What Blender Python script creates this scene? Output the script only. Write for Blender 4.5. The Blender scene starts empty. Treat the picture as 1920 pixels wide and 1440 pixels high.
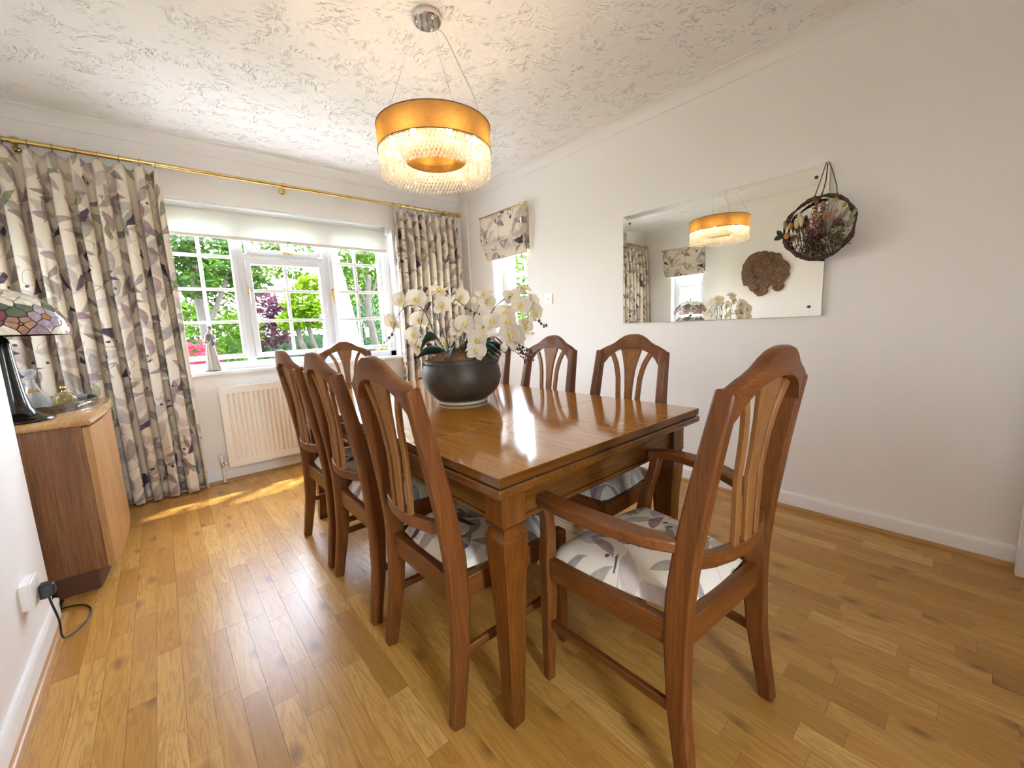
import bpy, bmesh, math, random
from math import sin, cos, pi, radians, sqrt, atan2
from mathutils import Vector, Matrix, Euler

random.seed(7)
scene = bpy.context.scene
col = scene.collection

# ------------------------------------------------------------------ camera
cam_data = bpy.data.cameras.new('camera')
cam = bpy.data.objects.new('camera', cam_data)
col.objects.link(cam)
YAW, PITCH, ROLL, CAM_H, FPX = 0.7089, -0.1420, -0.0432, 1.1174, 764.34
_fw = Vector((sin(YAW) * cos(PITCH), cos(YAW) * cos(PITCH), sin(PITCH)))
_rt = Vector((cos(YAW), -sin(YAW), 0))
_up = _rt.cross(_fw)
rt = cos(ROLL) * _rt + sin(ROLL) * _up
up = -sin(ROLL) * _rt + cos(ROLL) * _up
m = Matrix.Identity(4)
for i in range(3):
    m[i][0], m[i][1], m[i][2] = rt[i], up[i], -_fw[i]
m[2][3] = CAM_H
cam.matrix_world = m
cam_data.sensor_width = 36
cam_data.lens = FPX * 36 / 1920
cam_data.clip_start = 0.02
scene.camera = cam

# ------------------------------------------------------------------ sky, sun, exposure
SUN_TRAVEL = Vector((-0.50, -0.315, -0.87)).normalized()
world = bpy.data.worlds.new('sky')
scene.world = world
world.use_nodes = True
wn = world.node_tree
wn.nodes.clear()
sky = wn.nodes.new('ShaderNodeTexSky')
sky.sky_type = 'NISHITA'
sky.sun_disc = False
sky.sun_elevation = math.asin(-SUN_TRAVEL.z)
sky.sun_rotation = atan2(-SUN_TRAVEL.x, -SUN_TRAVEL.y)
sky.air_density = 1.0
sky.dust_density = 1.0
bg = wn.nodes.new('ShaderNodeBackground')
bg.inputs['Strength'].default_value = SKY_STRENGTH = 1.25
hz = wn.nodes.new('ShaderNodeMix'); hz.data_type = 'RGBA'
hz.inputs[0].default_value = 0.40
hz.inputs[7].default_value = (9.2, 9.5, 10.0, 1)
wo = wn.nodes.new('ShaderNodeOutputWorld')
wn.links.new(sky.outputs[0], hz.inputs[6])
wn.links.new(hz.outputs[2], bg.inputs[0])
wn.links.new(bg.outputs[0], wo.inputs[0])

sun_data = bpy.data.lights.new('sun', 'SUN')
sun_data.energy = 6.5
sun_data.angle = radians(2.5)
sun_data.color = (1.0, 0.97, 0.93)
sun = bpy.data.objects.new('sun', sun_data)
col.objects.link(sun)
sun.rotation_mode = 'QUATERNION'
sun.rotation_quaternion = SUN_TRAVEL.to_track_quat('-Z', 'Y')
sun.location = (4, 6, 9)

vs = scene.view_settings
vs.view_transform = 'Standard'
vs.look = 'None'
vs.exposure = 2.0
vs.gamma = 1.0
vs.use_curve_mapping = False
try:
    scene.cycles.use_denoising = True
    scene.cycles.max_bounces = 12
    scene.cycles.diffuse_bounces = 7
    scene.cycles.transparent_max_bounces = 24
    scene.cycles.sample_clamp_indirect = 6.0
    scene.cycles.caustics_reflective = False
    scene.cycles.caustics_refractive = False
except Exception:
    pass

# ------------------------------------------------------------------ room numbers
RX, BY, FY = 2.673, 3.842, -0.98        # right wall, window wall, wall behind the camera
LX, LX2, JY = -0.453, -1.011, 2.41      # near left wall, recessed left wall, the corner between them
CEIL = 2.515

# window portals only guide the sampling of the sky; they give off no light of their own
def portal(loc, rot, sx, sy):
    l = bpy.data.lights.new('window_portal', 'AREA')
    l.shape = 'RECTANGLE'; l.size = sx; l.size_y = sy
    l.cycles.is_portal = True
    o = bpy.data.objects.new('window_portal', l); col.objects.link(o)
    o.location = loc; o.rotation_euler = rot
portal((0.935, BY + 0.21, 1.49), (radians(-90), 0, 0), 1.85, 1.30)
portal((RX + 0.30, 3.08, 1.50), (0, radians(90), 0), 1.3, 0.6)
portal((0.22, FY - 0.30, 1.22), (radians(90), 0, 0), 0.44, 1.75)  # for the added fill window behind the camera
portal((LX2 - 0.30, 3.11, 1.50), (0, radians(-90), 0), 1.3, 0.6)

# ------------------------------------------------------------------ helpers
def tag(o, label=None, cat=None, group=None, kind=None):
    if label: o['label'] = label
    if cat: o['category'] = cat
    if group: o['group'] = group
    if kind: o['kind'] = kind
    return o

def thing(name, label, cat, loc=(0, 0, 0), rz=0.0, group=None):
    o = bpy.data.objects.new(name, None)
    o.empty_display_size = 0.05
    col.objects.link(o)
    o.location = loc
    o.rotation_euler = (0, 0, rz)
    return tag(o, label, cat, group)

def copy_tree(o, parent=None):
    c = o.copy()
    col.objects.link(c)
    c.parent = parent
    for ch in [x for x in o.children]:
        copy_tree(ch, c)
    return c

class MB:
    def __init__(s):
        s.v, s.f, s.uv = [], [], {}
    def add(s, vs_, fs_):
        n = len(s.v)
        s.v += [tuple(p) for p in vs_]
        s.f += [tuple(i + n for i in f) for f in fs_]
        return n
    def box(s, x0, y0, z0, x1, y1, z1):
        s.add([(x0, y0, z0), (x1, y0, z0), (x1, y1, z0), (x0, y1, z0), (x0, y0, z1), (x1, y0, z1), (x1, y1, z1), (x0, y1, z1)],
              [(0, 3, 2, 1), (4, 5, 6, 7), (0, 1, 5, 4), (1, 2, 6, 5), (2, 3, 7, 6), (3, 0, 4, 7)])
        return s
    def loft(s, secs, cap=True, closed=False):
        k = len(secs[0])
        vs_ = [p for sec in secs for p in sec]
        fs_ = []
        n = len(secs)
        for i in range(n if closed else n - 1):
            a, b = i * k, ((i + 1) % n) * k
            for j in range(k):
                fs_.append((a + j, a + (j + 1) % k, b + (j + 1) % k, b + j))
        if cap and not closed:
            fs_.append(tuple(range(k - 1, -1, -1)))
            fs_.append(tuple((n - 1) * k + j for j in range(k)))
        s.add(vs_, fs_)
        return s
    def tube(s, path, r, n=8, closed=False, cap=True):
        P = [Vector(p) for p in path]
        N = len(P)
        rr = r if isinstance(r, (list, tuple)) else [r] * N
        secs = []
        ref = None
        for i in range(N):
            a = P[(i - 1) % N] if (closed or i > 0) else P[i]
            b = P[(i + 1) % N] if (closed or i < N - 1) else P[i]
            t = (b - a)
            if t.length < 1e-9: t = Vector((0, 0, 1))
            t.normalize()
            if ref is None:
                ref = Vector((0, 0, 1)) if abs(t.z) < 0.9 else Vector((1, 0, 0))
            u = ref - t * ref.dot(t)
            if u.length < 1e-6: u = t.orthogonal()
            u.normalize()
            ref = u
            w = t.cross(u)
            secs.append([P[i] + (u * cos(2 * pi * j / n) + w * sin(2 * pi * j / n)) * rr[i] for j in range(n)])
        s.loft(secs, cap, closed)
        return s
    def bar(s, path, w, h, upv=(0, 0, 1)):
        P = [Vector(p) for p in path]
        N = len(P)
        ws = w if isinstance(w, (list, tuple)) else [w] * N
        hs = h if isinstance(h, (list, tuple)) else [h] * N
        U = Vector(upv)
        secs = []
        for i in range(N):
            t = (P[min(i + 1, N - 1)] - P[max(i - 1, 0)]).normalized()
            sd = t.cross(U).normalized()
            uu = sd.cross(t).normalized()
            a, b = sd * ws[i] / 2, uu * hs[i] / 2
            secs.append([P[i] - a - b, P[i] + a - b, P[i] + a + b, P[i] - a + b])
        s.loft(secs)
        return s
    def lathe(s, prof, n=24, c=(0, 0, 0), cap=True):
        secs = [[(c[0] + r * cos(2 * pi * j / n), c[1] + r * sin(2 * pi * j / n), c[2] + z) for j in range(n)] for r, z in prof]
        s.loft(secs, cap)
        return s
    def prism(s, pts, a, b, axis='z'):
        def P(u, v, w):
            return {'z': (u, v, w), 'y': (u, w, v), 'x': (w, u, v)}[axis]
        s.loft([[P(u, v, a) for u, v in pts], [P(u, v, b) for u, v in pts]])
        return s
    def ball(s, c, r, nu=10, nv=6, rot=None):
        rx, ry, rz = r if isinstance(r, (list, tuple)) else (r, r, r)
        vs_, fs_ = [], []
        pts = [(0, 0, -rz)]
        for i in range(1, nv):
            a = -pi / 2 + pi * i / nv
            for j in range(nu):
                b = 2 * pi * j / nu
                pts.append((rx * cos(a) * cos(b), ry * cos(a) * sin(b), rz * sin(a)))
        pts.append((0, 0, rz))
        for j in range(nu):
            fs_.append((0, 1 + (j + 1) % nu, 1 + j))
        for i in range(nv - 2):
            for j in range(nu):
                a = 1 + i * nu
                fs_.append((a + j, a + (j + 1) % nu, a + nu + (j + 1) % nu, a + nu + j))
        L = len(pts) - 1
        a = 1 + (nv - 2) * nu
        for j in range(nu):
            fs_.append((a + j, a + (j + 1) % nu, L))
        C = Vector(c)
        for p in pts:
            q = Vector(p)
            if rot is not None: q = rot @ q
            vs_.append(q + C)
        s.add(vs_, fs_)
        return s
    def mesh(s, name, smooth=None):
        me = bpy.data.meshes.new(name)
        me.from_pydata([tuple(p) for p in s.v], [], s.f)
        bm = bmesh.new()
        bm.from_mesh(me)
        bmesh.ops.recalc_face_normals(bm, faces=bm.faces)
        bm.to_mesh(me)
        bm.free()
        if smooth is not None:
            me.polygons.foreach_set('use_smooth', [True] * len(me.polygons))
            me.set_sharp_from_angle(angle=radians(smooth))
        return me
    def build(s, name, mat, parent=None, smooth=None, bevel=None, seg=2, loc=None):
        me = s.mesh(name, smooth)
        o = bpy.data.objects.new(name, me)
        col.objects.link(o)
        if mat is not None: me.materials.append(mat)
        if parent is not None: o.parent = parent
        if loc is not None: o.location = loc
        if bevel:
            b = o.modifiers.new('bevel', 'BEVEL')
            b.width = bevel; b.segments = seg; b.limit_method = 'ANGLE'; b.angle_limit = radians(40)
            if smooth is None:
                me.polygons.foreach_set('use_smooth', [True] * len(me.polygons))
                me.set_sharp_from_angle(angle=radians(50))
        return o

def box(name, mat, x0, y0, z0, x1, y1, z1, parent=None, bevel=None, seg=2):
    return MB().box(x0, y0, z0, x1, y1, z1).build(name, mat, parent, bevel=bevel, seg=seg)

def struct(o, label=None):
    o['kind'] = 'structure'
    if label: o['label'] = label
    return o

def lerp_table(tab, z):
    for (a, b), (c, d) in zip(tab, tab[1:]):
        if z <= c:
            return b + (d - b) * (z - a) / (c - a)
    return tab[-1][1]

def catmull(pts, n=6):
    P = [Vector(p) for p in pts]
    P = [2 * P[0] - P[1]] + P + [2 * P[-1] - P[-2]]
    out = []
    for i in range(1, len(P) - 2):
        for k in range(n):
            t = k / n
            a, b, c, d = P[i - 1], P[i], P[i + 1], P[i + 2]
            out.append(0.5 * (2 * b + (c - a) * t + (2 * a - 5 * b + 4 * c - d) * t * t + (3 * b - a - 3 * c + d) * t ** 3))
    out.append(P[-2])
    return out

def grid_uv(name, rows, uvs, mat, parent=None, solid=None, smooth=True):
    """rows: rows x cols of points with a UV map of the same layout"""
    nr, nc = len(rows), len(rows[0])
    me = bpy.data.meshes.new(name)
    faces = [(i * nc + j, i * nc + j + 1, (i + 1) * nc + j + 1, (i + 1) * nc + j) for i in range(nr - 1) for j in range(nc - 1)]
    me.from_pydata([tuple(p) for r in rows for p in r], [], faces)
    flat = [u for r in uvs for u in r]
    ul = me.uv_layers.new(name='UVMap')
    for lp in me.loops:
        ul.data[lp.index].uv = flat[lp.vertex_index]
    if smooth: me.polygons.foreach_set('use_smooth', [True] * len(me.polygons))
    me.materials.append(mat)
    o = bpy.data.objects.new(name, me)
    col.objects.link(o)
    if parent is not None: o.parent = parent
    if solid:
        sm = o.modifiers.new('thickness', 'SOLIDIFY')
        sm.thickness = solid; sm.offset = 0
    return o

# ------------------------------------------------------------------ materials
MATS = {}
def nmat(name):
    mt = bpy.data.materials.new(name)
    mt.use_nodes = True
    nt = mt.node_tree
    b = nt.nodes['Principled BSDF']
    return mt, nt, b

def nd(nt, typ, props=None, **ins):
    n = nt.nodes.new(typ)
    for k, v in (props or {}).items():
        setattr(n, k, v)
    for k, v in ins.items():
        key = int(k[1:]) if k[0] == 'i' and k[1:].isdigit() else k.replace('_', ' ')
        if isinstance(v, bpy.types.NodeSocket):
            nt.links.new(v, n.inputs[key])
        else:
            n.inputs[key].default_value = v
    return n

def mth(nt, op, a, b=None, c=None, clamp=False):
    n = nt.nodes.new('ShaderNodeMath')
    n.operation = op
    n.use_clamp = clamp
    for i, v in enumerate((a, b, c)):
        if v is None: continue
        if isinstance(v, bpy.types.NodeSocket): nt.links.new(v, n.inputs[i])
        else: n.inputs[i].default_value = v
    return n.outputs[0]

def mixc(nt, f, a, b, mode='MIX'):
    n = nt.nodes.new('ShaderNodeMix')
    n.data_type = 'RGBA'
    n.blend_type = mode
    for i, v in ((0, f), (6, a), (7, b)):
        if isinstance(v, bpy.types.NodeSocket): nt.links.new(v, n.inputs[i])
        else: n.inputs[i].default_value = (*v, 1) if isinstance(v, tuple) and len(v) == 3 else v
    return n.outputs[2]

def ramp(nt, fac, stops):
    n = nt.nodes.new('ShaderNodeValToRGB')
    e = n.color_ramp.elements
    while len(e) < len(stops): e.new(0.5)
    for el, (p, c) in zip(e, stops):
        el.position = p
        el.color = (*c, 1)
    nt.links.new(fac, n.inputs[0])
    return n.outputs[0]

def plain(name, color, rough=0.5, metal=0.0, coat=0.0, spec=None, noise=0.0, nscale=60, bump=0.0, bscale=200, sheen=0.0):
    if name in MATS: return MATS[name]
    mt, nt, b = nmat(name)
    b.inputs['Base Color'].default_value = (*color, 1)
    b.inputs['Roughness'].default_value = rough
    b.inputs['Metallic'].default_value = metal
    if coat: b.inputs['Coat Weight'].default_value = coat; b.inputs['Coat Roughness'].default_value = 0.08
    if spec is not None: b.inputs['Specular IOR Level'].default_value = spec
    if sheen: b.inputs['Sheen Weight'].default_value = sheen
    tc = nd(nt, 'ShaderNodeTexCoord')
    if noise:
        nz = nd(nt, 'ShaderNodeTexNoise', None, Vector=tc.outputs['Object'], Scale=nscale, Detail=4.0)
        lo = tuple(c * (1 - noise) for c in color)
        hi = tuple(min(1, c * (1 + noise)) for c in color)
        nt.links.new(ramp(nt, nz.outputs[0], [(0.3, lo), (0.7, hi)]), b.inputs['Base Color'])
    if bump:
        nz2 = nd(nt, 'ShaderNodeTexNoise', None, Vector=tc.outputs['Object'], Scale=bscale, Detail=3.0)
        bp = nd(nt, 'ShaderNodeBump', None, Strength=bump, Distance=0.002, Height=nz2.outputs[0])
        nt.links.new(bp.outputs[0], b.inputs['Normal'])
    MATS[name] = mt
    return mt

def wood(name, dark, mid, light, axis='z', rough=0.3, coat=0.3, scale=1.0, figure=0.5):
    if name in MATS: return MATS[name]
    mt, nt, b = nmat(name)
    tc = nd(nt, 'ShaderNodeTexCoord')
    oi = nd(nt, 'ShaderNodeObjectInfo')
    off = nd(nt, 'ShaderNodeCombineXYZ', None, X=mth(nt, 'MULTIPLY', oi.outputs['Random'], 13.0), Y=mth(nt, 'MULTIPLY', oi.outputs['Random'], 7.0))
    v = nd(nt, 'ShaderNodeVectorMath', {'operation': 'ADD'}, i0=tc.outputs['Object'], i1=off.outputs[0])
    k = [26 * scale] * 3
    k['xyz'.index(axis)] = 1.6 * scale
    mp = nd(nt, 'ShaderNodeMapping', None, Vector=v.outputs[0], Scale=tuple(k))
    n1 = nd(nt, 'ShaderNodeTexNoise', None, Vector=mp.outputs[0], Scale=1.0, Detail=5.0, Roughness=0.6, Distortion=0.6)
    k2 = [220 * scale] * 3
    k2['xyz'.index(axis)] = 6 * scale
    mp2 = nd(nt, 'ShaderNodeMapping', None, Vector=v.outputs[0], Scale=tuple(k2))
    n2 = nd(nt, 'ShaderNodeTexNoise', None, Vector=mp2.outputs[0], Scale=1.0, Detail=2.0)
    c1 = ramp(nt, n1.outputs[0], [(0.28, dark), (0.5, mid), (0.72, light)])
    c2 = mixc(nt, mth(nt, 'MULTIPLY', mth(nt, 'SUBTRACT', 0.62, n2.outputs[0], clamp=True), 1.6, clamp=True), c1, tuple(c * 0.45 for c in dark))
    nt.links.new(c2, b.inputs['Base Color'])
    b.inputs['Roughness'].default_value = rough
    b.inputs['Coat Weight'].default_value = coat
    b.inputs['Coat Roughness'].default_value = 0.12
    b.inputs['Specular IOR Level'].default_value = 0.35
    MATS[name] = mt
    return mt

def floral(name, base=(0.75, 0.665, 0.535), use_random=False, zoom=1.0):
    """cream cloth with printed watercolour leaves, berries and stems, laid out in metres of cloth"""
    mt, nt, b = nmat(name)
    tc = nd(nt, 'ShaderNodeTexCoord')
    uv = tc.outputs['UV']
    if zoom != 1.0:
        zs = nd(nt, 'ShaderNodeVectorMath', {'operation': 'SCALE'}, i0=uv); zs.inputs['Scale'].default_value = zoom
        uv = zs.outputs[0]
    if use_random:
        oi = nd(nt, 'ShaderNodeObjectInfo')
        cx = nd(nt, 'ShaderNodeCombineXYZ', None, X=mth(nt, 'MULTIPLY', oi.outputs['Random'], 9.0), Y=mth(nt, 'MULTIPLY', oi.outputs['Random'], 5.0))
        uv = nd(nt, 'ShaderNodeVectorMath', {'operation': 'ADD'}, i0=uv, i1=cx.outputs[0]).outputs[0]
    wob = nd(nt, 'ShaderNodeTexNoise', None, Vector=uv, Scale=14.0, Detail=2.0)
    wv = nd(nt, 'ShaderNodeVectorMath', {'operation': 'SUBTRACT'}, i0=wob.outputs['Color'], i1=(0.5, 0.5, 0.5))
    ws = nd(nt, 'ShaderNodeVectorMath', {'operation': 'SCALE'}, i0=wv.outputs[0]); ws.inputs['Scale'].default_value = 0.012
    uvw = nd(nt, 'ShaderNodeVectorMath', {'operation': 'ADD'}, i0=uv, i1=ws.outputs[0]).outputs[0]
    wash = nd(nt, 'ShaderNodeTexNoise', None, Vector=uv, Scale=38.0, Detail=3.0)
    colr = base
    # stems
    sx = nd(nt, 'ShaderNodeSeparateXYZ', None, Vector=uv)
    sn = nd(nt, 'ShaderNodeTexNoise', None, Vector=uv, Scale=5.0, Detail=1.0)
    fr = mth(nt, 'FRACT', mth(nt, 'ADD', mth(nt, 'MULTIPLY', sx.outputs[0], 4.0), mth(nt, 'MULTIPLY', sn.outputs[0], 2.0)))
    st = mth(nt, 'LESS_THAN', mth(nt, 'ABSOLUTE', mth(nt, 'SUBTRACT', fr, 0.5)), 0.010)
    colr = mixc(nt, mth(nt, 'MULTIPLY', st, 0.6), colr, (0.22, 0.18, 0.12))
    def leaves(colr, scale, off, hl, hw, present, tints, strength, soft=0.003, a0=0.0, a1=6.283, bend=0.7):
        p = nd(nt, 'ShaderNodeVectorMath', {'operation': 'ADD'}, i0=uvw, i1=off).outputs[0]
        vo = nd(nt, 'ShaderNodeTexVoronoi', {'voronoi_dimensions': '2D', 'feature': 'F1'}, Vector=p, Scale=scale, Randomness=0.75)
        df = nd(nt, 'ShaderNodeVectorMath', {'operation': 'SUBTRACT'}, i0=p, i1=vo.outputs['Position']).outputs[0]
        sc = nd(nt, 'ShaderNodeSeparateColor', None, Color=vo.outputs['Color'])
        ang = mth(nt, 'ADD', a0, mth(nt, 'MULTIPLY', sc.outputs[0], a1 - a0))
        ro = nd(nt, 'ShaderNodeVectorRotate', {'rotation_type': 'Z_AXIS'}, Vector=df, Angle=ang)
        xy = nd(nt, 'ShaderNodeSeparateXYZ', None, Vector=ro.outputs[0])
        xn = mth(nt, 'DIVIDE', xy.outputs[0], hl)
        yy = mth(nt, 'ADD', xy.outputs[1], mth(nt, 'MULTIPLY', mth(nt, 'MULTIPLY', xn, xn), hw * bend))
        w = mth(nt, 'MULTIPLY', mth(nt, 'SUBTRACT', 1.0, mth(nt, 'MULTIPLY', xn, xn)), mth(nt, 'MULTIPLY', mth(nt, 'SUBTRACT', 1.0, mth(nt, 'MULTIPLY', xn, 0.35)), hw))
        e = mth(nt, 'SUBTRACT', w, mth(nt, 'ABSOLUTE', yy))
        mk = mth(nt, 'DIVIDE', e, soft, clamp=True)
        mk = mth(nt, 'MULTIPLY', mk, mth(nt, 'LESS_THAN', sc.outputs[1], present))
        # darker outline like dried watercolour plus a half-leaf wash
        edge = mth(nt, 'SUBTRACT', 1.0, mth(nt, 'DIVIDE', e, hw * 0.55, clamp=True))
        side = mth(nt, 'GREATER_THAN', yy, 0.0)
        t = ramp(nt, sc.outputs[2], [(i / max(1, len(tints) - 1), c) for i, c in enumerate(tints)])
        dk = mixc(nt, 1.0, t, (0.60, 0.56, 0.56), 'MULTIPLY')
        t2 = mixc(nt, mth(nt, 'MULTIPLY', mth(nt, 'ADD', mth(nt, 'MULTIPLY', edge, 0.35), mth(nt, 'MULTIPLY', side, 0.4)), wash.outputs[0], clamp=True), t, dk)
        op = mth(nt, 'MULTIPLY', mk, mth(nt, 'ADD', strength - 0.2, mth(nt, 'MULTIPLY', wash.outputs[0], 0.4)), clamp=True)
        return mixc(nt, op, colr, t2)
    grey = [(0.38, 0.335, 0.29), (0.26, 0.23, 0.20), (0.45, 0.395, 0.35)]
    mauve = [(0.35, 0.25, 0.26), (0.25, 0.135, 0.155), (0.40, 0.31, 0.30)]
    green = [(0.25, 0.26, 0.10), (0.14, 0.15, 0.08), (0.32, 0.32, 0.16)]
    pale = [(0.55, 0.48, 0.43), (0.47, 0.41, 0.37), (0.57, 0.50, 0.46)]
    colr = leaves(colr, 5.5, (0.3, 0.1, 0), 0.090, 0.033, 0.80, pale, 0.7, 0.008)
    colr = leaves(colr, 5.6, (9.3, 3.1, 0), 0.080, 0.028, 0.70, pale, 0.75, 0.006)
    colr = leaves(colr, 5.4, (3.1, 1.7, 0), 0.085, 0.026, 0.80, grey, 0.8, a0=0.3, a1=2.4)
    colr = leaves(colr, 5.4, (7.7, 4.3, 0), 0.072, 0.023, 0.58, mauve, 0.8, a0=-0.9, a1=2.6)
    colr = leaves(colr, 6.0, (1.3, 8.2, 0), 0.060, 0.018, 0.32, green, 0.75)
    colr = leaves(colr, 6.2, (5.3, 2.2, 0), 0.060, 0.015, 0.42, [(0.19, 0.165, 0.15), (0.28, 0.245, 0.22)], 0.8)
    colr = leaves(colr, 9.0, (2.2, 6.1, 0), 0.010, 0.010, 0.16, [(0.13, 0.085, 0.12), (0.08, 0.06, 0.08)], 1.0, 0.002, bend=0.0)
    nt.links.new(colr, b.inputs['Base Color'])
    b.inputs['Roughness'].default_value = 0.9
    b.inputs['Specular IOR Level'].default_value = 0.15
    wv1 = nd(nt, 'ShaderNodeTexNoise', None, Vector=uv, Scale=900.0, Detail=1.0)
    bp = nd(nt, 'ShaderNodeBump', None, Strength=0.15, Distance=0.001, Height=wv1.outputs[0])
    nt.links.new(bp.outputs[0], b.inputs['Normal'])
    return mt

def wall_paint():
    mt, nt, b = nmat('wall_paint')
    b.inputs['Base Color'].default_value = (0.88, 0.855, 0.815, 1)
    b.inputs['Roughness'].default_value = 0.85
    tc = nd(nt, 'ShaderNodeTexCoord')
    n = nd(nt, 'ShaderNodeTexNoise', None, Vector=tc.outputs['Object'], Scale=260.0, Detail=3.0)
    bp = nd(nt, 'ShaderNodeBump', None, Strength=0.25, Distance=0.0015, Height=n.outputs[0])
    nt.links.new(bp.outputs[0], b.inputs['Normal'])
    return mt

def artex():
    mt, nt, b = nmat('textured_ceiling_plaster')
    b.inputs['Base Color'].default_value = (0.91, 0.90, 0.895, 1)
    b.inputs['Roughness'].default_value = 0.8
    tc = nd(nt, 'ShaderNodeTexCoord')
    dn = nd(nt, 'ShaderNodeTexNoise', None, Vector=tc.outputs['Object'], Scale=6.0, Detail=2.0)
    dv = nd(nt, 'ShaderNodeVectorMath', {'operation': 'SCALE'}, i0=dn.outputs['Color']); dv.inputs['Scale'].default_value = 0.10
    wv = nd(nt, 'ShaderNodeVectorMath', {'operation': 'ADD'}, i0=tc.outputs['Object'], i1=dv.outputs[0])
    hs = []
    for ang, sx, sy in ((0.5, 34.0, 95.0), (1.6, 30.0, 90.0)):
        mp = nd(nt, 'ShaderNodeMapping', None, Vector=wv.outputs[0], Rotation=(0, 0, ang))
        mp2 = nd(nt, 'ShaderNodeMapping', None, Vector=mp.outputs[0], Scale=(sx, sy, 1.0))
        n = nd(nt, 'ShaderNodeTexNoise', None, Vector=mp2.outputs[0], Scale=1.0, Detail=3.0, Roughness=0.55, Distortion=0.9)
        hs.append(mth(nt, 'MULTIPLY', mth(nt, 'SUBTRACT', n.outputs[0], 0.57), 8.0, clamp=True))
    patch = nd(nt, 'ShaderNodeTexNoise', None, Vector=tc.outputs['Object'], Scale=4.5, Detail=2.0)
    sel = mth(nt, 'MULTIPLY', mth(nt, 'SUBTRACT', patch.outputs[0], 0.45), 9.0, clamp=True)
    m1 = nt.nodes.new('ShaderNodeMix'); m1.data_type = 'FLOAT'
    nt.links.new(sel, m1.inputs[0]); nt.links.new(hs[0], m1.inputs[2]); nt.links.new(hs[1], m1.inputs[3])
    patch2 = nd(nt, 'ShaderNodeTexNoise', None, Vector=wv.outputs[0], Scale=9.0, Detail=2.0)
    cover = mth(nt, 'MULTIPLY', mth(nt, 'SUBTRACT', patch2.outputs[0], 0.47), 7.0, clamp=True)
    h = mth(nt, 'MULTIPLY', m1.outputs[0], cover)
    soft = nd(nt, 'ShaderNodeTexNoise', None, Vector=wv.outputs[0], Scale=22.0, Detail=3.0)
    h2 = mth(nt, 'ADD', h, mth(nt, 'MULTIPLY', soft.outputs[0], 0.5))
    bp = nd(nt, 'ShaderNodeBump', None, Strength=1.0, Distance=0.010, Height=h2)
    nt.links.new(bp.outputs[0], b.inputs['Normal'])
    return mt

def floor_wood():
    mt, nt, b = nmat('oak_strip_floor')
    tc = nd(nt, 'ShaderNodeTexCoord')
    at = nd(nt, 'ShaderNodeAttribute', {'attribute_name': 'tone'})
    tone = at.outputs['Fac']
    off = nd(nt, 'ShaderNodeCombineXYZ', None, X=mth(nt, 'MULTIPLY', tone, 37.0), Y=mth(nt, 'MULTIPLY', tone, 91.0), Z=mth(nt, 'MULTIPLY', tone, 17.0))
    v = nd(nt, 'ShaderNodeVectorMath', {'operation': 'ADD'}, i0=tc.outputs['Object'], i1=off.outputs[0]).outputs[0]
    mp = nd(nt, 'ShaderNodeMapping', None, Vector=v, Scale=(16.0, 1.5, 1.0))
    n1 = nd(nt, 'ShaderNodeTexNoise', None, Vector=mp.outputs[0], Scale=1.0, Detail=3.0, Distortion=1.2)
    ringv = mth(nt, 'FRACT', mth(nt, 'MULTIPLY', n1.outputs[0], 9.0))
    ring = mth(nt, 'ABSOLUTE', mth(nt, 'SUBTRACT', ringv, 0.5))
    mp2 = nd(nt, 'ShaderNodeMapping', None, Vector=v, Scale=(330.0, 9.0, 1.0))
    n2 = nd(nt, 'ShaderNodeTexNoise', None, Vector=mp2.outputs[0], Scale=1.0, Detail=2.0)
    vo = nd(nt, 'ShaderNodeTexVoronoi', {'voronoi_dimensions': '2D'}, Vector=nd(nt, 'ShaderNodeMapping', None, Vector=v, Scale=(5.0, 2.6, 1.0)).outputs[0], Scale=1.0, Randomness=1.0)
    knot = mth(nt, 'SUBTRACT', 1.0, mth(nt, 'DIVIDE', vo.outputs['Distance'], 0.13, clamp=True))
    base = ramp(nt, tone, [(0.0, (0.42, 0.205, 0.038)), (0.35, (0.51, 0.262, 0.054)), (0.7, (0.58, 0.318, 0.074)), (1.0, (0.67, 0.40, 0.115))])
    c1 = mixc(nt, mth(nt, 'MULTIPLY', mth(nt, 'SUBTRACT', 0.30, ring, clamp=True), 1.5), base, (0.31, 0.140, 0.028))
    c2 = mixc(nt, mth(nt, 'MULTIPLY', mth(nt, 'SUBTRACT', 0.52, n2.outputs[0], clamp=True), 1.6, clamp=True), c1, (0.26, 0.115, 0.022))
    c3 = mixc(nt, mth(nt, 'MULTIPLY', knot, 0.75), c2, (0.13, 0.055, 0.018))
    nt.links.new(c3, b.inputs['Base Color'])
    b.inputs['Roughness'].default_value = 0.30
    b.inputs['Specular IOR Level'].default_value = 0.5
    bp = nd(nt, 'ShaderNodeBump', None, Strength=0.08, Distance=0.001, Height=n2.outputs[0])
    nt.links.new(bp.outputs[0], b.inputs['Normal'])
    return mt

def pane_glass(name, tint=(1, 1, 1), refl=0.08):
    mt, nt, b = nmat(name)
    nt.nodes.remove(b)
    out = nt.nodes['Material Output']
    tr = nd(nt, 'ShaderNodeBsdfTransparent', None, Color=(*tint, 1))
    gl = nd(nt, 'ShaderNodeBsdfGlossy', None, Roughness=0.02)
    lw = nd(nt, 'ShaderNodeLayerWeight', None, Blend=0.5)
    fr = mth(nt, 'ADD', 0.03, mth(nt, 'MULTIPLY', mth(nt, 'POWER', lw.outputs['Facing'], 5.0), 0.9))
    mx = nd(nt, 'ShaderNodeMixShader', None, i0=fr, i1=tr.outputs[0], i2=gl.outputs[0])
    nt.links.new(mx.outputs[0], out.inputs[0])
    return mt

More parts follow.
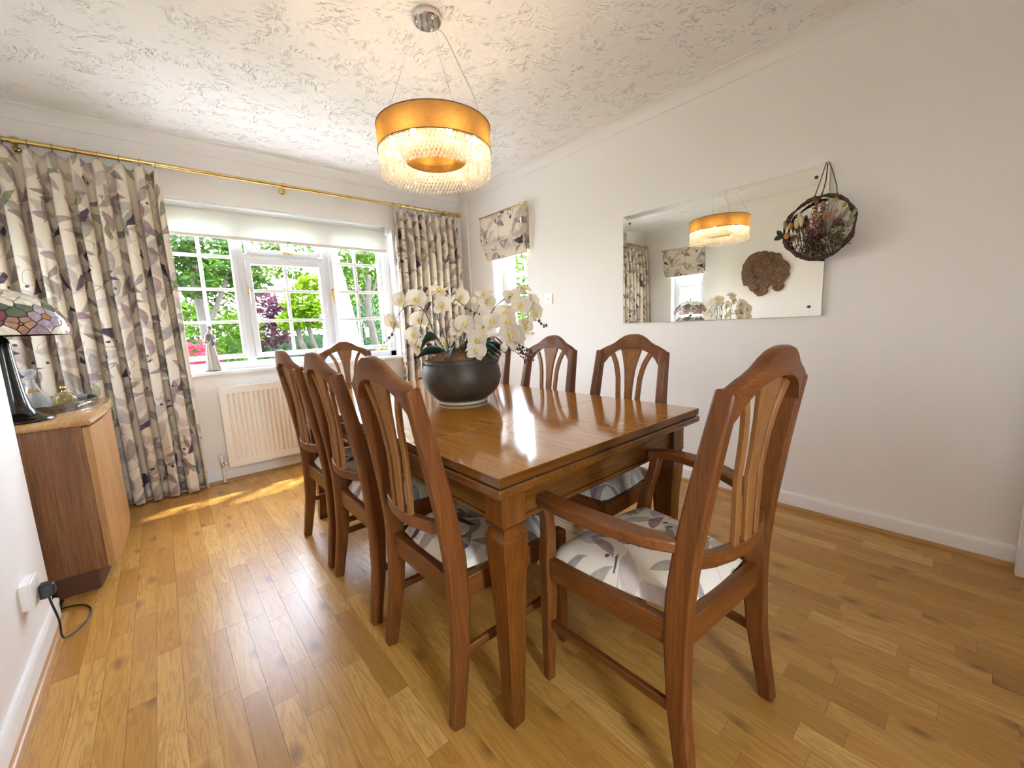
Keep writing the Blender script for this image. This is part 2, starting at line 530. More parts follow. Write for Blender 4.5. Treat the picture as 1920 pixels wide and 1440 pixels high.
def cut_glass(name, tint=(1, 1, 1), body=0.35, tr_col=None):
    """clear cut glass: see-through with a bright glossy surface and some scattering in the facets"""
    mt, nt, b = nmat(name)
    nt.nodes.remove(b)
    out = nt.nodes['Material Output']
    tr = nd(nt, 'ShaderNodeBsdfTransparent', None, Color=(*tint, 1))
    gl = nd(nt, 'ShaderNodeBsdfGlossy', None, Roughness=0.05)
    tl = nd(nt, 'ShaderNodeBsdfTranslucent', None, Color=(*(tr_col or tint), 1))
    df = nd(nt, 'ShaderNodeBsdfDiffuse', None, Color=(*(tr_col or tint), 1))
    a = nd(nt, 'ShaderNodeMixShader', None, i0=0.5, i1=tl.outputs[0], i2=df.outputs[0])
    c = nd(nt, 'ShaderNodeMixShader', None, i0=body, i1=tr.outputs[0], i2=a.outputs[0])
    lw = nd(nt, 'ShaderNodeLayerWeight', None, Blend=0.5)
    d_ = nd(nt, 'ShaderNodeMixShader', None, i0=mth(nt, 'ADD', 0.06, mth(nt, 'MULTIPLY', mth(nt, 'POWER', lw.outputs['Facing'], 3.0), 0.7), clamp=True), i1=c.outputs[0], i2=gl.outputs[0])
    nt.links.new(d_.outputs[0], out.inputs[0])
    return mt

def translucent(name, color, tcol=None, mixf=0.5, noise=0.0, nscale=200, weave=False, random_island=0.0):
    mt, nt, b = nmat(name)
    nt.nodes.remove(b)
    out = nt.nodes['Material Output']
    df = nd(nt, 'ShaderNodeBsdfDiffuse', None, Color=(*color, 1))
    tl = nd(nt, 'ShaderNodeBsdfTranslucent', None, Color=(*(tcol or color), 1))
    tc = nd(nt, 'ShaderNodeTexCoord')
    fac = None
    if weave:
        mp = nd(nt, 'ShaderNodeMapping', None, Vector=tc.outputs['Object'], Scale=(60, 60, 900))
        fac = nd(nt, 'ShaderNodeTexNoise', None, Vector=mp.outputs[0], Scale=1.0, Detail=2.0).outputs[0]
    elif noise:
        fac = nd(nt, 'ShaderNodeTexNoise', None, Vector=tc.outputs['Object'], Scale=nscale, Detail=2.0).outputs[0]
    if random_island:
        fac = nd(nt, 'ShaderNodeNewGeometry').outputs['Random Per Island']
        noise = random_island
    if fac is not None:
        nn = noise or 0.25
        for sh, cc in ((df, color), (tl, tcol or color)):
            nt.links.new(ramp(nt, fac, [(0.2, tuple(x * (1 - nn) for x in cc)), (0.8, tuple(min(1, x * (1 + nn)) for x in cc))]), sh.inputs[0])
    mx = nd(nt, 'ShaderNodeMixShader', None, i0=mixf, i1=df.outputs[0], i2=tl.outputs[0])
    nt.links.new(mx.outputs[0], out.inputs[0])
    return mt

def emit(name, color, strength):
    mt, nt, b = nmat(name)
    b.inputs['Base Color'].default_value = (*color, 1)
    b.inputs['Emission Color'].default_value = (*color, 1)
    b.inputs['Emission Strength'].default_value = strength
    return mt

M_WALL = wall_paint()
M_CEIL = artex()
M_FLOOR = floor_wood()
M_TRIM = plain('white_gloss_paint', (0.86, 0.85, 0.82), 0.3)
M_COVE = plain('white_coving_paint', (0.86, 0.84, 0.81), 0.7)
M_UPVC = plain('white_window_plastic', (0.74, 0.76, 0.79), 0.25)
M_GLASS = pane_glass('window_glass')
M_BRASS = plain('polished_brass', (0.72, 0.52, 0.20), 0.22, 1.0)
M_BRASS_D = plain('aged_brass', (0.42, 0.32, 0.14), 0.35, 1.0)
M_CHROME = plain('chrome', (0.78, 0.78, 0.78), 0.06, 1.0)
M_BEAD = wood('beading_oak', (0.38, 0.19, 0.06), (0.50, 0.27, 0.09), (0.58, 0.34, 0.13), 'y', 0.35, 0.1)
M_BEADX = wood('beading_oak_across', (0.38, 0.19, 0.06), (0.50, 0.27, 0.09), (0.58, 0.34, 0.13), 'x', 0.35, 0.1)
_ch = ((0.115, 0.034, 0.007), (0.175, 0.056, 0.011), (0.23, 0.082, 0.018))
M_CHZ = wood('chair_teak_upright', *_ch, 'z', 0.36, 0.08)
M_CHX = wood('chair_teak_across', *_ch, 'x', 0.36, 0.08)
M_CHY = wood('chair_teak_deep', *_ch, 'y', 0.36, 0.08)
_sl = ((0.23, 0.090, 0.022), (0.29, 0.122, 0.032), (0.34, 0.155, 0.044))
M_SLAT = wood('chair_slat_teak', *_sl, 'z', 0.4, 0.05)
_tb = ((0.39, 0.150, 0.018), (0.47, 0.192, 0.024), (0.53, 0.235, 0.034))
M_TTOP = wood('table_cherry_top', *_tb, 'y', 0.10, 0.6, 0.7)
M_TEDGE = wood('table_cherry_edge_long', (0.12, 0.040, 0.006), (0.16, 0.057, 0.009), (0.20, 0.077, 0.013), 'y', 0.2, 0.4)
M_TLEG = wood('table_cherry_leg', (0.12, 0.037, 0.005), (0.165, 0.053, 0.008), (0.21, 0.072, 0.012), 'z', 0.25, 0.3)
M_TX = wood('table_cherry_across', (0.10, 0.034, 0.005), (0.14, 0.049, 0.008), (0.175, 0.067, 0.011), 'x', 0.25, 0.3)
M_FAB = floral('floral_curtain_cloth')
M_FABS = floral('floral_seat_cloth', (0.80, 0.72, 0.59), True, 1.25)

# ================================================================== the room
T, TB = 0.30, 0.21
WZ0, WZ1, WX0, WX1 = 0.868, 2.12, 0.04, 1.845
def wall(name, label, boxes):
    mb = MB()
    for bx_ in boxes: mb.box(*bx_)
    return struct(mb.build(name, M_WALL), label)
HB, HT = -0.25, CEIL + 0.02
wall('wall_back', 'off-white painted window wall', [
    (LX2 - T, BY, HB, WX0, BY + TB, HT), (WX1, BY, HB, RX + T, BY + TB, HT), (WX0, BY, HB, WX1, BY + TB, WZ0 - 0.03), (WX0, BY, WZ1, WX1, BY + TB, HT)])
W2 = (2.83, 3.33, 1.055, 2.10)
wall('wall_right', 'off-white painted long wall with the mirror', [
    (RX, FY - T, HB, RX + T, W2[0], HT), (RX, W2[1], HB, RX + T, BY, HT), (RX, W2[0], HB, RX + T, W2[1], W2[2] - 0.02), (RX, W2[0], W2[3], RX + T, W2[1], HT)])
W3 = (2.86, 3.36, 1.055, 2.10)
wall('wall_left_recess', 'off-white painted wall set back behind the sideboard', [
    (LX2 - T, JY - 0.05, HB, LX2, W3[0], HT), (LX2 - T, W3[1], HB, LX2, BY, HT), (LX2 - T, W3[0], HB, LX2, W3[1], W3[2] - 0.02), (LX2 - T, W3[0], W3[3], LX2, W3[1], HT)])
wall('wall_left', 'white painted wall with the power socket', [(LX2 - T, FY - T, HB, LX, JY, HT)])
DX0, DX1 = 1.80, 2.60
GX0, GX1 = 0.0, 0.44          # added window behind the viewer, unseen, fills the near side with daylight
wall('wall_front', 'off-white wall behind the viewer with a doorway and an added fill window', [
    (LX, FY - T, HB, GX0, FY, HT), (GX1, FY - T, HB, DX0, FY, HT), (GX0, FY - T, 2.10, GX1, FY, HT), (GX0, FY - T, HB, GX1, FY, 0.35), (DX1, FY - T, HB, RX, FY, HT), (DX0, FY - T, 2.04, DX1, FY, HT)])
wall('wall_hall', 'hallway wall beyond the doorway', [
    (1.64, -2.6, HB, RX + T, -2.45, HT), (1.64, -2.45, HB, 1.76, FY - T, HT), (RX, -2.45, HB, RX + T, FY - T, HT)])
ceil = struct(MB().box(LX2 - T, FY - T, CEIL, RX + T, BY + TB, CEIL + 0.25).box(1.64, -2.6, CEIL, RX + T, FY - T, CEIL + 0.25).build('ceiling', M_CEIL), 'white textured plaster ceiling')

# ---- floor: oak strips, each stave its own piece
M_SUB = plain('floor_joint', (0.16, 0.08, 0.03), 0.8)
floor = struct(MB().box(LX2, FY - T, -0.06, RX, BY, -0.0125).box(1.76, -2.45, -0.06, RX, FY - T, -0.0125).build('floor', M_SUB), 'honey oak strip parquet floor')
SW = 0.0676
x = -0.4110 - SW * 9
staves = []
rs = random.Random(11)
k = 0
while x < RX:
    xa, xb = max(x, LX2 + 0.001), min(x + SW, RX - 0.001)
    board = (k // 3)
    y = FY - 0.1 - rs.random() * 0.4
    first = True
    while y < BY:
        ln = rs.choice((0.24, 0.30, 0.36, 0.42, 0.50))
        ya, yb = max(y, FY + 0.001), min(y + ln, BY - 0.001)
        if xb - xa > 0.01 and yb - ya > 0.02:
            if xb > LX or ya > JY - 0.02:
                staves.append((max(xa, LX + 0.001) if ya < JY - 0.02 else xa, xb, ya, yb, min(1, max(0, rs.gauss(0.5, 0.27)))))
        y += ln
    x += SW
    k += 1
def seen_size(s):
    c = Vector(((s[0] + s[1]) / 2, (s[2] + s[3]) / 2, 0)) - Vector((0, 0, CAM_H))
    d = c.dot(_fw)
    if d < 0.3: return 0
    px, py = 960 + FPX * c.dot(rt) / d, 720 - FPX * c.dot(up) / d
    if px < -40 or px > 1960 or py > 1500: return 0
    return (s[1] - s[0]) * (s[3] - s[2]) * CAM_H / d ** 3
staves.sort(key=seen_size, reverse=True)
def stave_mesh(name, lst, local):
    v, f, tone = [], [], []
    for (xa, xb, ya, yb, tn) in lst:
        ox, oy = ((xa + xb) / 2, (ya + yb) / 2) if local else (0, 0)
        g = 0.00035
        n = len(v)
        for z in (-0.012, 0.0):
            v += [(xa + g - ox, ya + g - oy, z), (xb - g - ox, ya + g - oy, z), (xb - g - ox, yb - g - oy, z), (xa + g - ox, yb - g - oy, z)]
        f += [tuple(n + i for i in q) for q in ((0, 3, 2, 1), (4, 5, 6, 7), (0, 1, 5, 4), (1, 2, 6, 5), (2, 3, 7, 6), (3, 0, 4, 7))]
        tone += [tn] * 8
    me = bpy.data.meshes.new(name)
    me.from_pydata(v, [], f)
    me.attributes.new('tone', 'FLOAT', 'POINT').data.foreach_set('value', tone)
    me.materials.append(M_FLOOR)
    return me
for s in staves[:300]:
    o = bpy.data.objects.new('floor_stave', stave_mesh('floor_stave', [s], True))
    col.objects.link(o)
    o.location = ((s[0] + s[1]) / 2, (s[2] + s[3]) / 2, 0)
    o.parent = floor
o = bpy.data.objects.new('floor_staves_far', stave_mesh('floor_staves_far', staves[300:], False))
col.objects.link(o); o.parent = floor; o['kind'] = 'stuff'

# ---- coving
def cove_profile(c=0.068, n=7):
    pts = [(0.0, -c - 0.004), (0.006, -c - 0.004)]
    for i in range(n + 1):
        a = i / n * pi / 2
        pts.append((c - (c - 0.006) * cos(a) if False else 0.006 + (c - 0.006) * (1 - cos(a)), -c + (c - 0.006) * sin(a)))
    pts += [(c + 0.004, -0.006), (c + 0.004, 0.0), (0.0, 0.0)]
    return pts
def cove(name, label, a, b, inward):
    a, b, w = Vector(a), Vector(b), Vector(inward)
    secs = []
    for p in (a, b):
        secs.append([p + w * d_ + Vector((0, 0, CEIL + z)) for d_, z in cove_profile()])
    return struct(MB().loft(secs).build(name, M_COVE, smooth=35), label)
cove('trim_1', 'white coving along the window wall', (LX2, BY, 0), (RX, BY, 0), (0, -1, 0))
cove('trim_2', 'white coving along the mirror wall', (RX, FY, 0), (RX, BY, 0), (-1, 0, 0))
cove('trim_3', 'white coving along the recess wall', (LX2, JY, 0), (LX2, BY, 0), (1, 0, 0))
cove('trim_4', 'white coving along the near left wall', (LX, FY, 0), (LX, JY + 0.068, 0), (1, 0, 0))
cove('trim_5', 'white coving at the wall corner by the sideboard', (LX2, JY, 0), (LX + 0.068, JY, 0), (0, 1, 0))
cove('trim_6', 'white coving behind the viewer', (LX, FY, 0), (RX, FY, 0), (0, 1, 0))
struct(MB().box(RX - 0.022, BY - 0.135, 0, RX, BY, CEIL - 0.06).build('trim_7', M_WALL, bevel=0.012, seg=3), 'slim painted pipe boxing in the room corner')

# ---- skirting boards with oak quadrant beading
def skirt(side, label, a, b, inward, bead_mat):
    a, b, w = Vector(a), Vector(b), Vector(inward)
    prof = [(0, 0), (0.016, 0), (0.016, 0.072), (0.014, 0.082), (0.009, 0.088), (0, 0.089)]
    s_ = MB().loft([[p + w * d_ + Vector((0, 0, z)) for d_, z in prof] for p in (a, b)]).build('baseboard_' + side, M_TRIM, smooth=40)
    struct(s_, label)
    q = [(0.016, 0.0), (0.034, 0.0), (0.0335, 0.006), (0.030, 0.013), (0.024, 0.017), (0.016, 0.018)]
    MB().loft([[p + w * d_ + Vector((0, 0, z)) for d_, z in q] for p in (a, b)]).build('quadrant_beading', bead_mat, s_, smooth=50)
skirt('right', 'white skirting board under the mirror wall', (RX, -0.98, 0), (RX, BY - 0.135, 0), (-1, 0, 0), M_BEAD)
skirt('back', 'white skirting board under the window', (LX2, BY, 0), (RX, BY, 0), (0, -1, 0), M_BEADX)
skirt('left', 'white skirting board under the socket', (LX, FY, 0), (LX, JY + 0.016, 0), (1, 0, 0), M_BEAD)
skirt('corner', 'short white skirting board round the wall corner', (LX2, JY, 0), (LX + 0.016, JY, 0), (0, 1, 0), M_BEADX)
skirt('recess', 'white skirting board behind the sideboard', (LX2, JY, 0), (LX2, BY, 0), (1, 0, 0), M_BEAD)

# ---- the open door at the right edge
door = thing('door_1', 'white painted door standing open against the mirror wall', None, (2.60, -0.945, 0.0), atan2(-0.945 + 0.158, 2.60 - 2.548) - pi / 2 + pi)
del_keys = [k_ for k_ in door.keys()]
door['kind'] = 'structure'
ddir = atan2(0.787, -0.052)
door.rotation_euler = (0, 0, ddir)
DL = sqrt(0.787 ** 2 + 0.052 ** 2)
box('door_leaf', M_TRIM, 0, -0.036, 0.008, DL, 0.0, 2.02, door, 0.002)
MB().box(0.10, 0.0005, 1.15, DL - 0.10, 0.004, 1.85).box(0.10, 0.0005, 0.2, DL - 0.10, 0.004, 0.95).build('door_panel', M_TRIM, door, bevel=0.003)
hd = MB().tube([(DL - 0.06, 0.002, 1.0), (DL - 0.06, 0.045, 1.0), (DL - 0.075, 0.05, 1.0), (DL - 0.17, 0.05, 1.0)], 0.008, 8).build('door_handle', M_BRASS, door, smooth=60)
MB().box(DL - 0.08, 0.0, 0.93, DL - 0.04, 0.004, 1.09).build('handle_plate', M_BRASS, hd, bevel=0.002)
MB().box(DX0 - 0.06, FY, 0, DX0, FY + 0.015, 2.10).box(DX1, FY, 0, DX1 + 0.06, FY + 0.015, 2.10).box(DX0, FY, 2.04, DX1, FY + 0.015, 2.10).build('trim_8', M_TRIM, bevel=0.003)['kind'] = 'structure'

# ================================================================== main window
win = thing('window_1', 'white three-light window with small square panes', None, (0, BY + 0.11, 0))
win['kind'] = 'structure'
FR = MB()
for b_ in ((WX0, 0, WZ0, WX0 + 0.045, 0.07, WZ1), (WX1 - 0.06, 0, WZ0, WX1, 0.07, WZ1), (WX0, 0, WZ0, WX1, 0.07, WZ0 + 0.055), (WX0, 0, WZ1 - 0.045, WX1, 0.07, WZ1)):
    FR.box(*b_)
FR.build('frame', M_UPVC, win, bevel=0.004)
for xm in (0.583, 1.237):
    box('mullion', M_UPVC, xm - 0.024, -0.004, WZ0 + 0.05, xm + 0.024, 0.066, WZ1 - 0.04, win, 0.004)
box('transom', M_UPVC, 0.60, -0.002, 1.742, 1.22, 0.066, 1.785, win, 0.004)
def light(x0, x1, z0, z1, xs, zs, fw, name):
    """a sash round the glass x0..x1, z0..z1 with glazing bars and one pane per opening"""
    mb = MB()
    y0, y1 = -0.016, 0.05
    mb.box(x0 - fw, y0, z0 - fw, x0, y1, z1 + fw).box(x1, y0, z0 - fw, x1 + fw, y1, z1 + fw).box(x0, y0, z0 - fw, x1, y1, z0).box(x0, y0, z1, x1, y1, z1 + fw)
    s_ = mb.build(name, M_UPVC, win, bevel=0.005)
    bw = 0.011
    for xx in xs: box('glazing_bar', M_UPVC, xx - bw, 0.004, z0, xx + bw, 0.034, z1, s_, 0.002)
    for zz in zs:
        ex = [x0] + xs + [x1]
        for i in range(len(ex) - 1):
            box('glazing_bar', M_UPVC, ex[i] + (bw if i else 0), 0.004, zz - bw, ex[i + 1] - (bw if i < len(ex) - 2 else 0), 0.034, zz + bw, s_, 0.002)
    ex, ez = [x0] + xs + [x1], [z0] + zs + [z1]
    for i in range(len(ex) - 1):
        for j in range(len(ez) - 1):
            box('pane', M_GLASS, ex[i], 0.017, ez[j], ex[i + 1], 0.021, ez[j + 1], s_)
    return s_
light(0.125, 0.525, 0.985, 2.03, [0.325], [1.243, 1.496, 1.749], 0.035, 'sash')
cas = light(0.650, 1.172, 0.985, 1.700, [0.905], [1.245, 1.491], 0.040, 'casement')
fan = light(0.660, 1.162, 1.820, 2.03, [0.905], [], 0.032, 'fanlight')
sr = light(1.292, 1.728, 0.985, 2.03, [1.505], [1.243, 1.496, 1.749], 0.035, 'sash')
def stay(parent, p, vertical=True):
    x_, z_ = p
    mb = MB()
    if vertical:
        mb.box(x_ - 0.008, -0.028, z_ - 0.01, x_ + 0.008, -0.016, z_ + 0.05)
        mb.tube([(x_, -0.028, z_ + 0.03), (x_, -0.045, z_ + 0.03), (x_, -0.047, z_ - 0.01), (x_ + 0.003, -0.044, z_ - 0.09)], [0.006, 0.006, 0.006, 0.004], 6)
    else:
        mb.box(x_ - 0.03, -0.028, z_ - 0.009, x_ + 0.03, -0.016, z_ + 0.009)
        mb.tube([(x_, -0.028, z_), (x_, -0.045, z_), (x_ + 0.04, -0.047, z_), (x_ + 0.11, -0.044, z_ - 0.002)], [0.006, 0.006, 0.006, 0.004], 6)
    mb.build('window_handle', M_BRASS, parent, smooth=50)
stay(cas, (0.612, 1.47)); stay(sr, (1.268, 1.47)); stay(fan, (0.93, 1.803), False)
MB().box(WX0 - 0.06, -0.15, WZ0 - 0.028, WX1 + 0.06, -0.108, WZ0).box(WX0, -0.11, WZ0 - 0.028, WX1, 0.01, WZ0).build('window_sill', M_TRIM, win, bevel=0.006)

# ---- roller blind inside the reveal
rb = thing('roller_blind', 'pale cream roller blind drawn a little way down the big window', 'blind', (0, BY + 0.055, 0))
MB().tube([(0.075, 0, 2.075), (1.80, 0, 2.075)], 0.021, 14).build('roller_tube', plain('blind_roll_cloth', (0.84, 0.82, 0.77), 0.8), rb, smooth=50)
M_BLIND = translucent('roller_blind_cloth', (0.84, 0.82, 0.77), (0.60, 0.59, 0.55), 0.5, 0.06, 300)
MB().box(0.08, -0.0215, 1.888, 1.79, -0.0205, 2.075).build('fabric', M_BLIND, rb)
MB().box(0.078, -0.026, 1.868, 1.792, -0.016, 1.892).build('bottom_bar', plain('blind_hem', (0.80, 0.76, 0.68), 0.7), rb, bevel=0.003)
for s_ in (0.055, 1.802):
    box('bracket', M_TRIM, s_, -0.03, 2.045, s_ + 0.018, 0.03, 2.118, rb, 0.002)
pc = MB().tube([(0.93, -0.028, 1.872), (0.93, -0.030, 1.7), (0.932, -0.03, 1.56)], 0.0018, 5).build('pull_cord', plain('cord_white', (0.8, 0.8, 0.78), 0.7), rb)
MB().lathe([(0.002, 0.0), (0.008, 0.008), (0.009, 0.02), (0.005, 0.036), (0.002, 0.04)], 10, (0.932, -0.03, 1.52)).build('acorn', M_TRIM, pc, smooth=60)
MB().lathe([(0.014, 0.0), (0.014, 0.006), (0.010, 0.008)], 12, (0.93, -0.026, 1.876)).build('cord_holder', plain('smoke_plastic', (0.25, 0.24, 0.22), 0.4), rb, smooth=40)

# ---- small windows in the side walls
def side_window(name, label, wx, sgn, W, brk=True):
    w = thing(name, label, None, (wx, 0, 0)); w['kind'] = 'structure'
    d0, d1 = sgn * 0.13, sgn * 0.19
    a, b_ = min(d0, d1), max(d0, d1)
    y0, y1, z0, z1 = W
    mb = MB()
    f_ = 0.05
    mb.box(a, y0, z0, b_, y0 + f_, z1).box(a, y1 - f_, z0, b_, y1, z1).box(a, y0, z0, b_, y1, z0 + f_).box(a, y0, z1 - f_, b_, y1, z1)
    mb.build('frame', M_UPVC, w, bevel=0.004)
    i0, i1 = min(sgn * 0.118, sgn * 0.18), max(sgn * 0.118, sgn * 0.18)
    g = 0.04
    mb = MB()
    mb.box(i0, y0 + f_, z0 + f_, i1, y0 + f_ + g, z1 - f_).box(i0, y1 - f_ - g, z0 + f_, i1, y1 - f_, z1 - f_).box(i0, y0 + f_, z0 + f_, i1, y1 - f_, z0 + f_ + g).box(i0, y0 + f_, z1 - f_ - g, i1, y1 - f_, z1 - f_)
    sa = mb.build('sash', M_UPVC, w, bevel=0.004)
    zm = 1.62
    box('glazing_bar', M_UPVC, sgn * 0.14 if sgn > 0 else sgn * 0.165, y0 + f_ + g, zm - 0.011, sgn * 0.165 if sgn > 0 else sgn * 0.14, y1 - f_ - g, zm + 0.011, sa, 0.002)
    for za, zb in ((z0 + f_ + g, zm), (zm, z1 - f_ - g)):
        gx = sgn * 0.15
        box('pane', M_GLASS, gx - 0.002, y0 + f_ + g, za, gx + 0.002, y1 - f_ - g, zb, sa)
    mb = MB()
    xa, xb = sorted((sgn * 0.13, -sgn * 0.035))
    mb.box(*([min(0, sgn * 0.13), y0, z0 - 0.024, max(0, sgn * 0.13), y1, z0]))
    xa, xb = sorted((0, -sgn * 0.035))
    mb.box(xa, y0 - 0.05, z0 - 0.024, xb, y1 + 0.05, z0)
    mb.build('window_sill', M_TRIM, w, bevel=0.005)
side_window('window_2', 'small narrow window in the mirror wall', RX, 1, W2)
side_window('window_3', 'small narrow window in the recess wall, seen in the mirror', LX2, -1, W3)

# ---- window added behind the viewer to lighten the near chair faces
gd = thing('added_fill_window', 'tall unseen window added behind the viewer for fill light', None, (0, FY - 0.12, 0)); gd['kind'] = 'structure'
mb = MB()
for a, b_ in ((GX0, GX0 + 0.05), (GX1 - 0.05, GX1)): mb.box(a, -0.03, 0.35, b_, 0.03, 2.10)
mb.box(GX0, -0.03, 2.05, GX1, 0.03, 2.10).box(GX0, -0.03, 0.35, GX1, 0.03, 0.40)
lf_ = mb.build('frame', M_UPVC, gd, bevel=0.003)
box('pane', M_GLASS, GX0 + 0.05, -0.003, 0.40, GX1 - 0.05, 0.003, 2.05, lf_)

# ================================================================== radiator
rad = thing('radiator', 'cream ribbed panel radiator below the big window', 'radiator', (0.31, BY - 0.09, 0))
RW, RZ0, RZ1 = 1.26, 0.122, 0.745
M_RAD = plain('radiator_enamel', (0.83, 0.76, 0.64), 0.35)
pr_ = []
xx = 0.035
pr_.append((0.0, 0.0)); pr_.append((0.03, 0.0))
pitch = 0.0333
n_r = int((RW - 0.07) / pitch)
for i in range(n_r):
    a = 0.035 + i * pitch
    pr_ += [(a + 0.004, 0.0), (a + 0.011, 0.012), (a + 0.020, 0.012), (a + 0.027, 0.0)]
pr_ += [(RW - 0.03, 0.0), (RW, 0.0)]
rows = []
for z, kf in ((RZ0, 0), (RZ0 + 0.05, 0), (RZ0 + 0.062, 1), (RZ1 - 0.062, 1), (RZ1 - 0.05, 0), (RZ1, 0)):
    rows.append([(x_, d_ * kf, z) for x_, d_ in pr_])
mb = MB()
nc = len(pr_)
mb.add([p for r in rows for p in r], [(i * nc + j, i * nc + j + 1, (i + 1) * nc + j + 1, (i + 1) * nc + j) for i in range(len(rows) - 1) for j in range(nc - 1)])
mb.box(0, 0.0125, RZ0, RW, 0.03, RZ1)
mb.build('ribbed_panel', M_RAD, rad, smooth=35)
MB().box(-0.006, -0.001, RZ0 - 0.004, 0.0, 0.07, RZ1 + 0.004).build('side_panel', M_RAD, rad, bevel=0.002)
MB().box(RW, -0.001, RZ0 - 0.004, RW + 0.006, 0.07, RZ1 + 0.004).build('side_panel', M_RAD, rad, bevel=0.002)
mb = MB()
mb.box(-0.006, -0.002, RZ1, RW + 0.006, 0.004, RZ1 + 0.006).box(-0.006, 0.064, RZ1, RW + 0.006, 0.07, RZ1 + 0.006)
for i in range(60):
    a = i * RW / 60
    mb.box(a, 0.004, RZ1, a + 0.006, 0.064, RZ1 + 0.005)
mb.build('top_grille', M_TRIM, rad)
vl = MB().tube([(-0.002, 0.03, 0.155), (-0.03, 0.03, 0.155)], 0.009, 10).lathe([(0.011, 0.13), (0.013, 0.145), (0.013, 0.165), (0.010, 0.18)], 12, (-0.045, 0.03, 0)).build('valve', M_CHROME, rad, smooth=50)
MB().lathe([(0.012, 0.178), (0.016, 0.185), (0.019, 0.215), (0.021, 0.218), (0.020, 0.222)], 14, (-0.045, 0.03, 0)).build('valve_cap', M_TRIM, vl, smooth=50)
MB().tube([(-0.045, 0.03, 0.0), (-0.045, 0.03, 0.135)], 0.0085, 10).build('feed_pipe', plain('pipe_cream', (0.80, 0.74, 0.62), 0.4), rad, smooth=60)
MB().lathe([(0.024, 0.0), (0.024, 0.006), (0.012, 0.010)], 14, (-0.045, 0.03, 0)).build('pipe_collar', wood('collar_oak', (0.30, 0.15, 0.05), (0.42, 0.22, 0.08), (0.5, 0.28, 0.1), 'x'), rad, smooth=50)

# ================================================================== curtain pole, rings, curtains
pole_z, pole_y = 2.297, BY - 0.08
cp = thing('curtain_pole', 'long brass curtain pole above the big window', 'curtain pole', (0, pole_y, pole_z))
MB().tube([(-0.90, 0, 0), (2.545, 0, 0)], 0.014, 14).build('rod', M_BRASS, cp, smooth=60)
for sx, x_ in ((-1, -0.90), (1, 2.545)):
    mb = MB()
    n_ = 16
    prof = [(0.014, 0.0), (0.018, 0.004), (0.018, 0.010), (0.012, 0.014), (0.020, 0.020), (0.027, 0.032), (0.028, 0.040), (0.024, 0.052), (0.012, 0.060), (0.004, 0.063)]
    mb.loft([[(x_ + sx * d_, r_ * cos(2 * pi * j / n_), r_ * sin(2 * pi * j / n_)) for j in range(n_)] for r_, d_ in prof])
    mb.build('finial', M_BRASS, cp, smooth=50)
for x_ in (-0.475, 0.92, 2.415):
    mb = MB()
    mb.tube([(x_ - 0.014, 0, 0), (x_ + 0.014, 0, 0)], 0.022, 14)
    mb.tube([(x_, 0.0, -0.012), (x_, 0.03, -0.02), (x_, 0.078, -0.02)], 0.008, 8)
    mb.lathe([(0.0, 0.0)] and [(0.026, 0.0), (0.026, 0.004), (0.010, 0.008)], 14, (0, 0, 0)) if False else None
    n_ = 16
    mb.loft([[(x_ + r_ * cos(2 * pi * j / n_), 0.078 - d_, -0.02 + r_ * sin(2 * pi * j / n_)) for j in range(n_)] for r_, d_ in ((0.027, 0.0), (0.027, 0.004), (0.018, 0.008), (0.012, 0.012))])
    mb.build('pole_bracket', M_BRASS, cp, smooth=50)
def ring(x_, label, group):
    t_ = thing('curtain_ring', label, 'curtain ring', (x_, pole_y, pole_z - 0.006), 0, group)
    MB().tube([(0.002 * sin(3 * a), 0.021 * cos(a), 0.021 * sin(a)) for a in [2 * pi * i / 18 for i in range(18)]], 0.0022, 6, closed=True).build('hoop', M_BRASS_D, t_, smooth=60)
    MB().tube([(0, 0, -0.021), (0, -0.003, -0.03), (0, 0.001, -0.042)], 0.0013, 5).build('hook', M_BRASS_D, t_, smooth=60)
    return t_
def curtain(name, label, x0, x1, z0, z1, npl, seed, flare=(0, 0), samples=14, fullness=2.1):
    r_ = random.Random(seed)
    rows, uvs = [], []
    nz = 46
    ph = [r_.uniform(-0.25, 0.25) for _ in range(npl + 2)]
    amp = [r_.uniform(0.8, 1.15) for _ in range(npl + 2)]
    wd = (x1 - x0)
    ncol = npl * samples + 1
    for i in range(nz + 1):
        t = i / nz
        z = z1 + (z0 - z1) * t
        row, uvr = [], []
        A = 0.034 + 0.026 * min(1, t * 5)
        xa, xb = x0 + flare[0] * t, x1 + flare[1] * t
        for j in range(ncol):
            u = j / (ncol - 1)
            q = u * npl
            kq = min(int(q), npl - 1)
            fq = q - kq
            # bold rounded folds standing towards the room, narrow gaps between them
            fw2 = fq + 0.06 * sin(2.2 * t + ph[kq] * 9) * min(1, 3 * t)
            c = cos(2 * pi * fw2)
            w = c + 0.28 * (1 - c * c)
            y_ = A * w * amp[kq]
            y_ = -y_
            y_ += 0.006 * sin(9 * t + kq * 1.7)
            dx = (wd / npl) * (0.105 * sin(4 * pi * fw2) + 0.035 * sin(2 * pi * fw2)) * min(1, 0.35 + t * 5)
            hd_ = 0.0
            if t < 0.12:     # pinch pleat heading: pleats drawn together and up to the hooks
                hp = (1 - t / 0.12)
                y_ = y_ * (1 - 0.35 * hp)
                zz = z + (-0.022 * (1 - abs(cos(pi * fq)) ** 2)) * hp
            else:
                zz = z
            row.append((xa + (xb - xa) * u + dx, y_, zz))
            uvr.append((u * wd * fullness, z))
        rows.append(row); uvs.append(uvr)
    t_ = thing(name, label, 'curtain', (0, pole_y + 0.0, 0))
    o_ = grid_uv('cloth', rows, uvs, M_FAB, t_, 0.003)
    # weighted hem: a folded band along the bottom edge
    hem, huv = [], []
    for i, dz in ((-4, 0), (-1, 0)):
        pass
    return t_
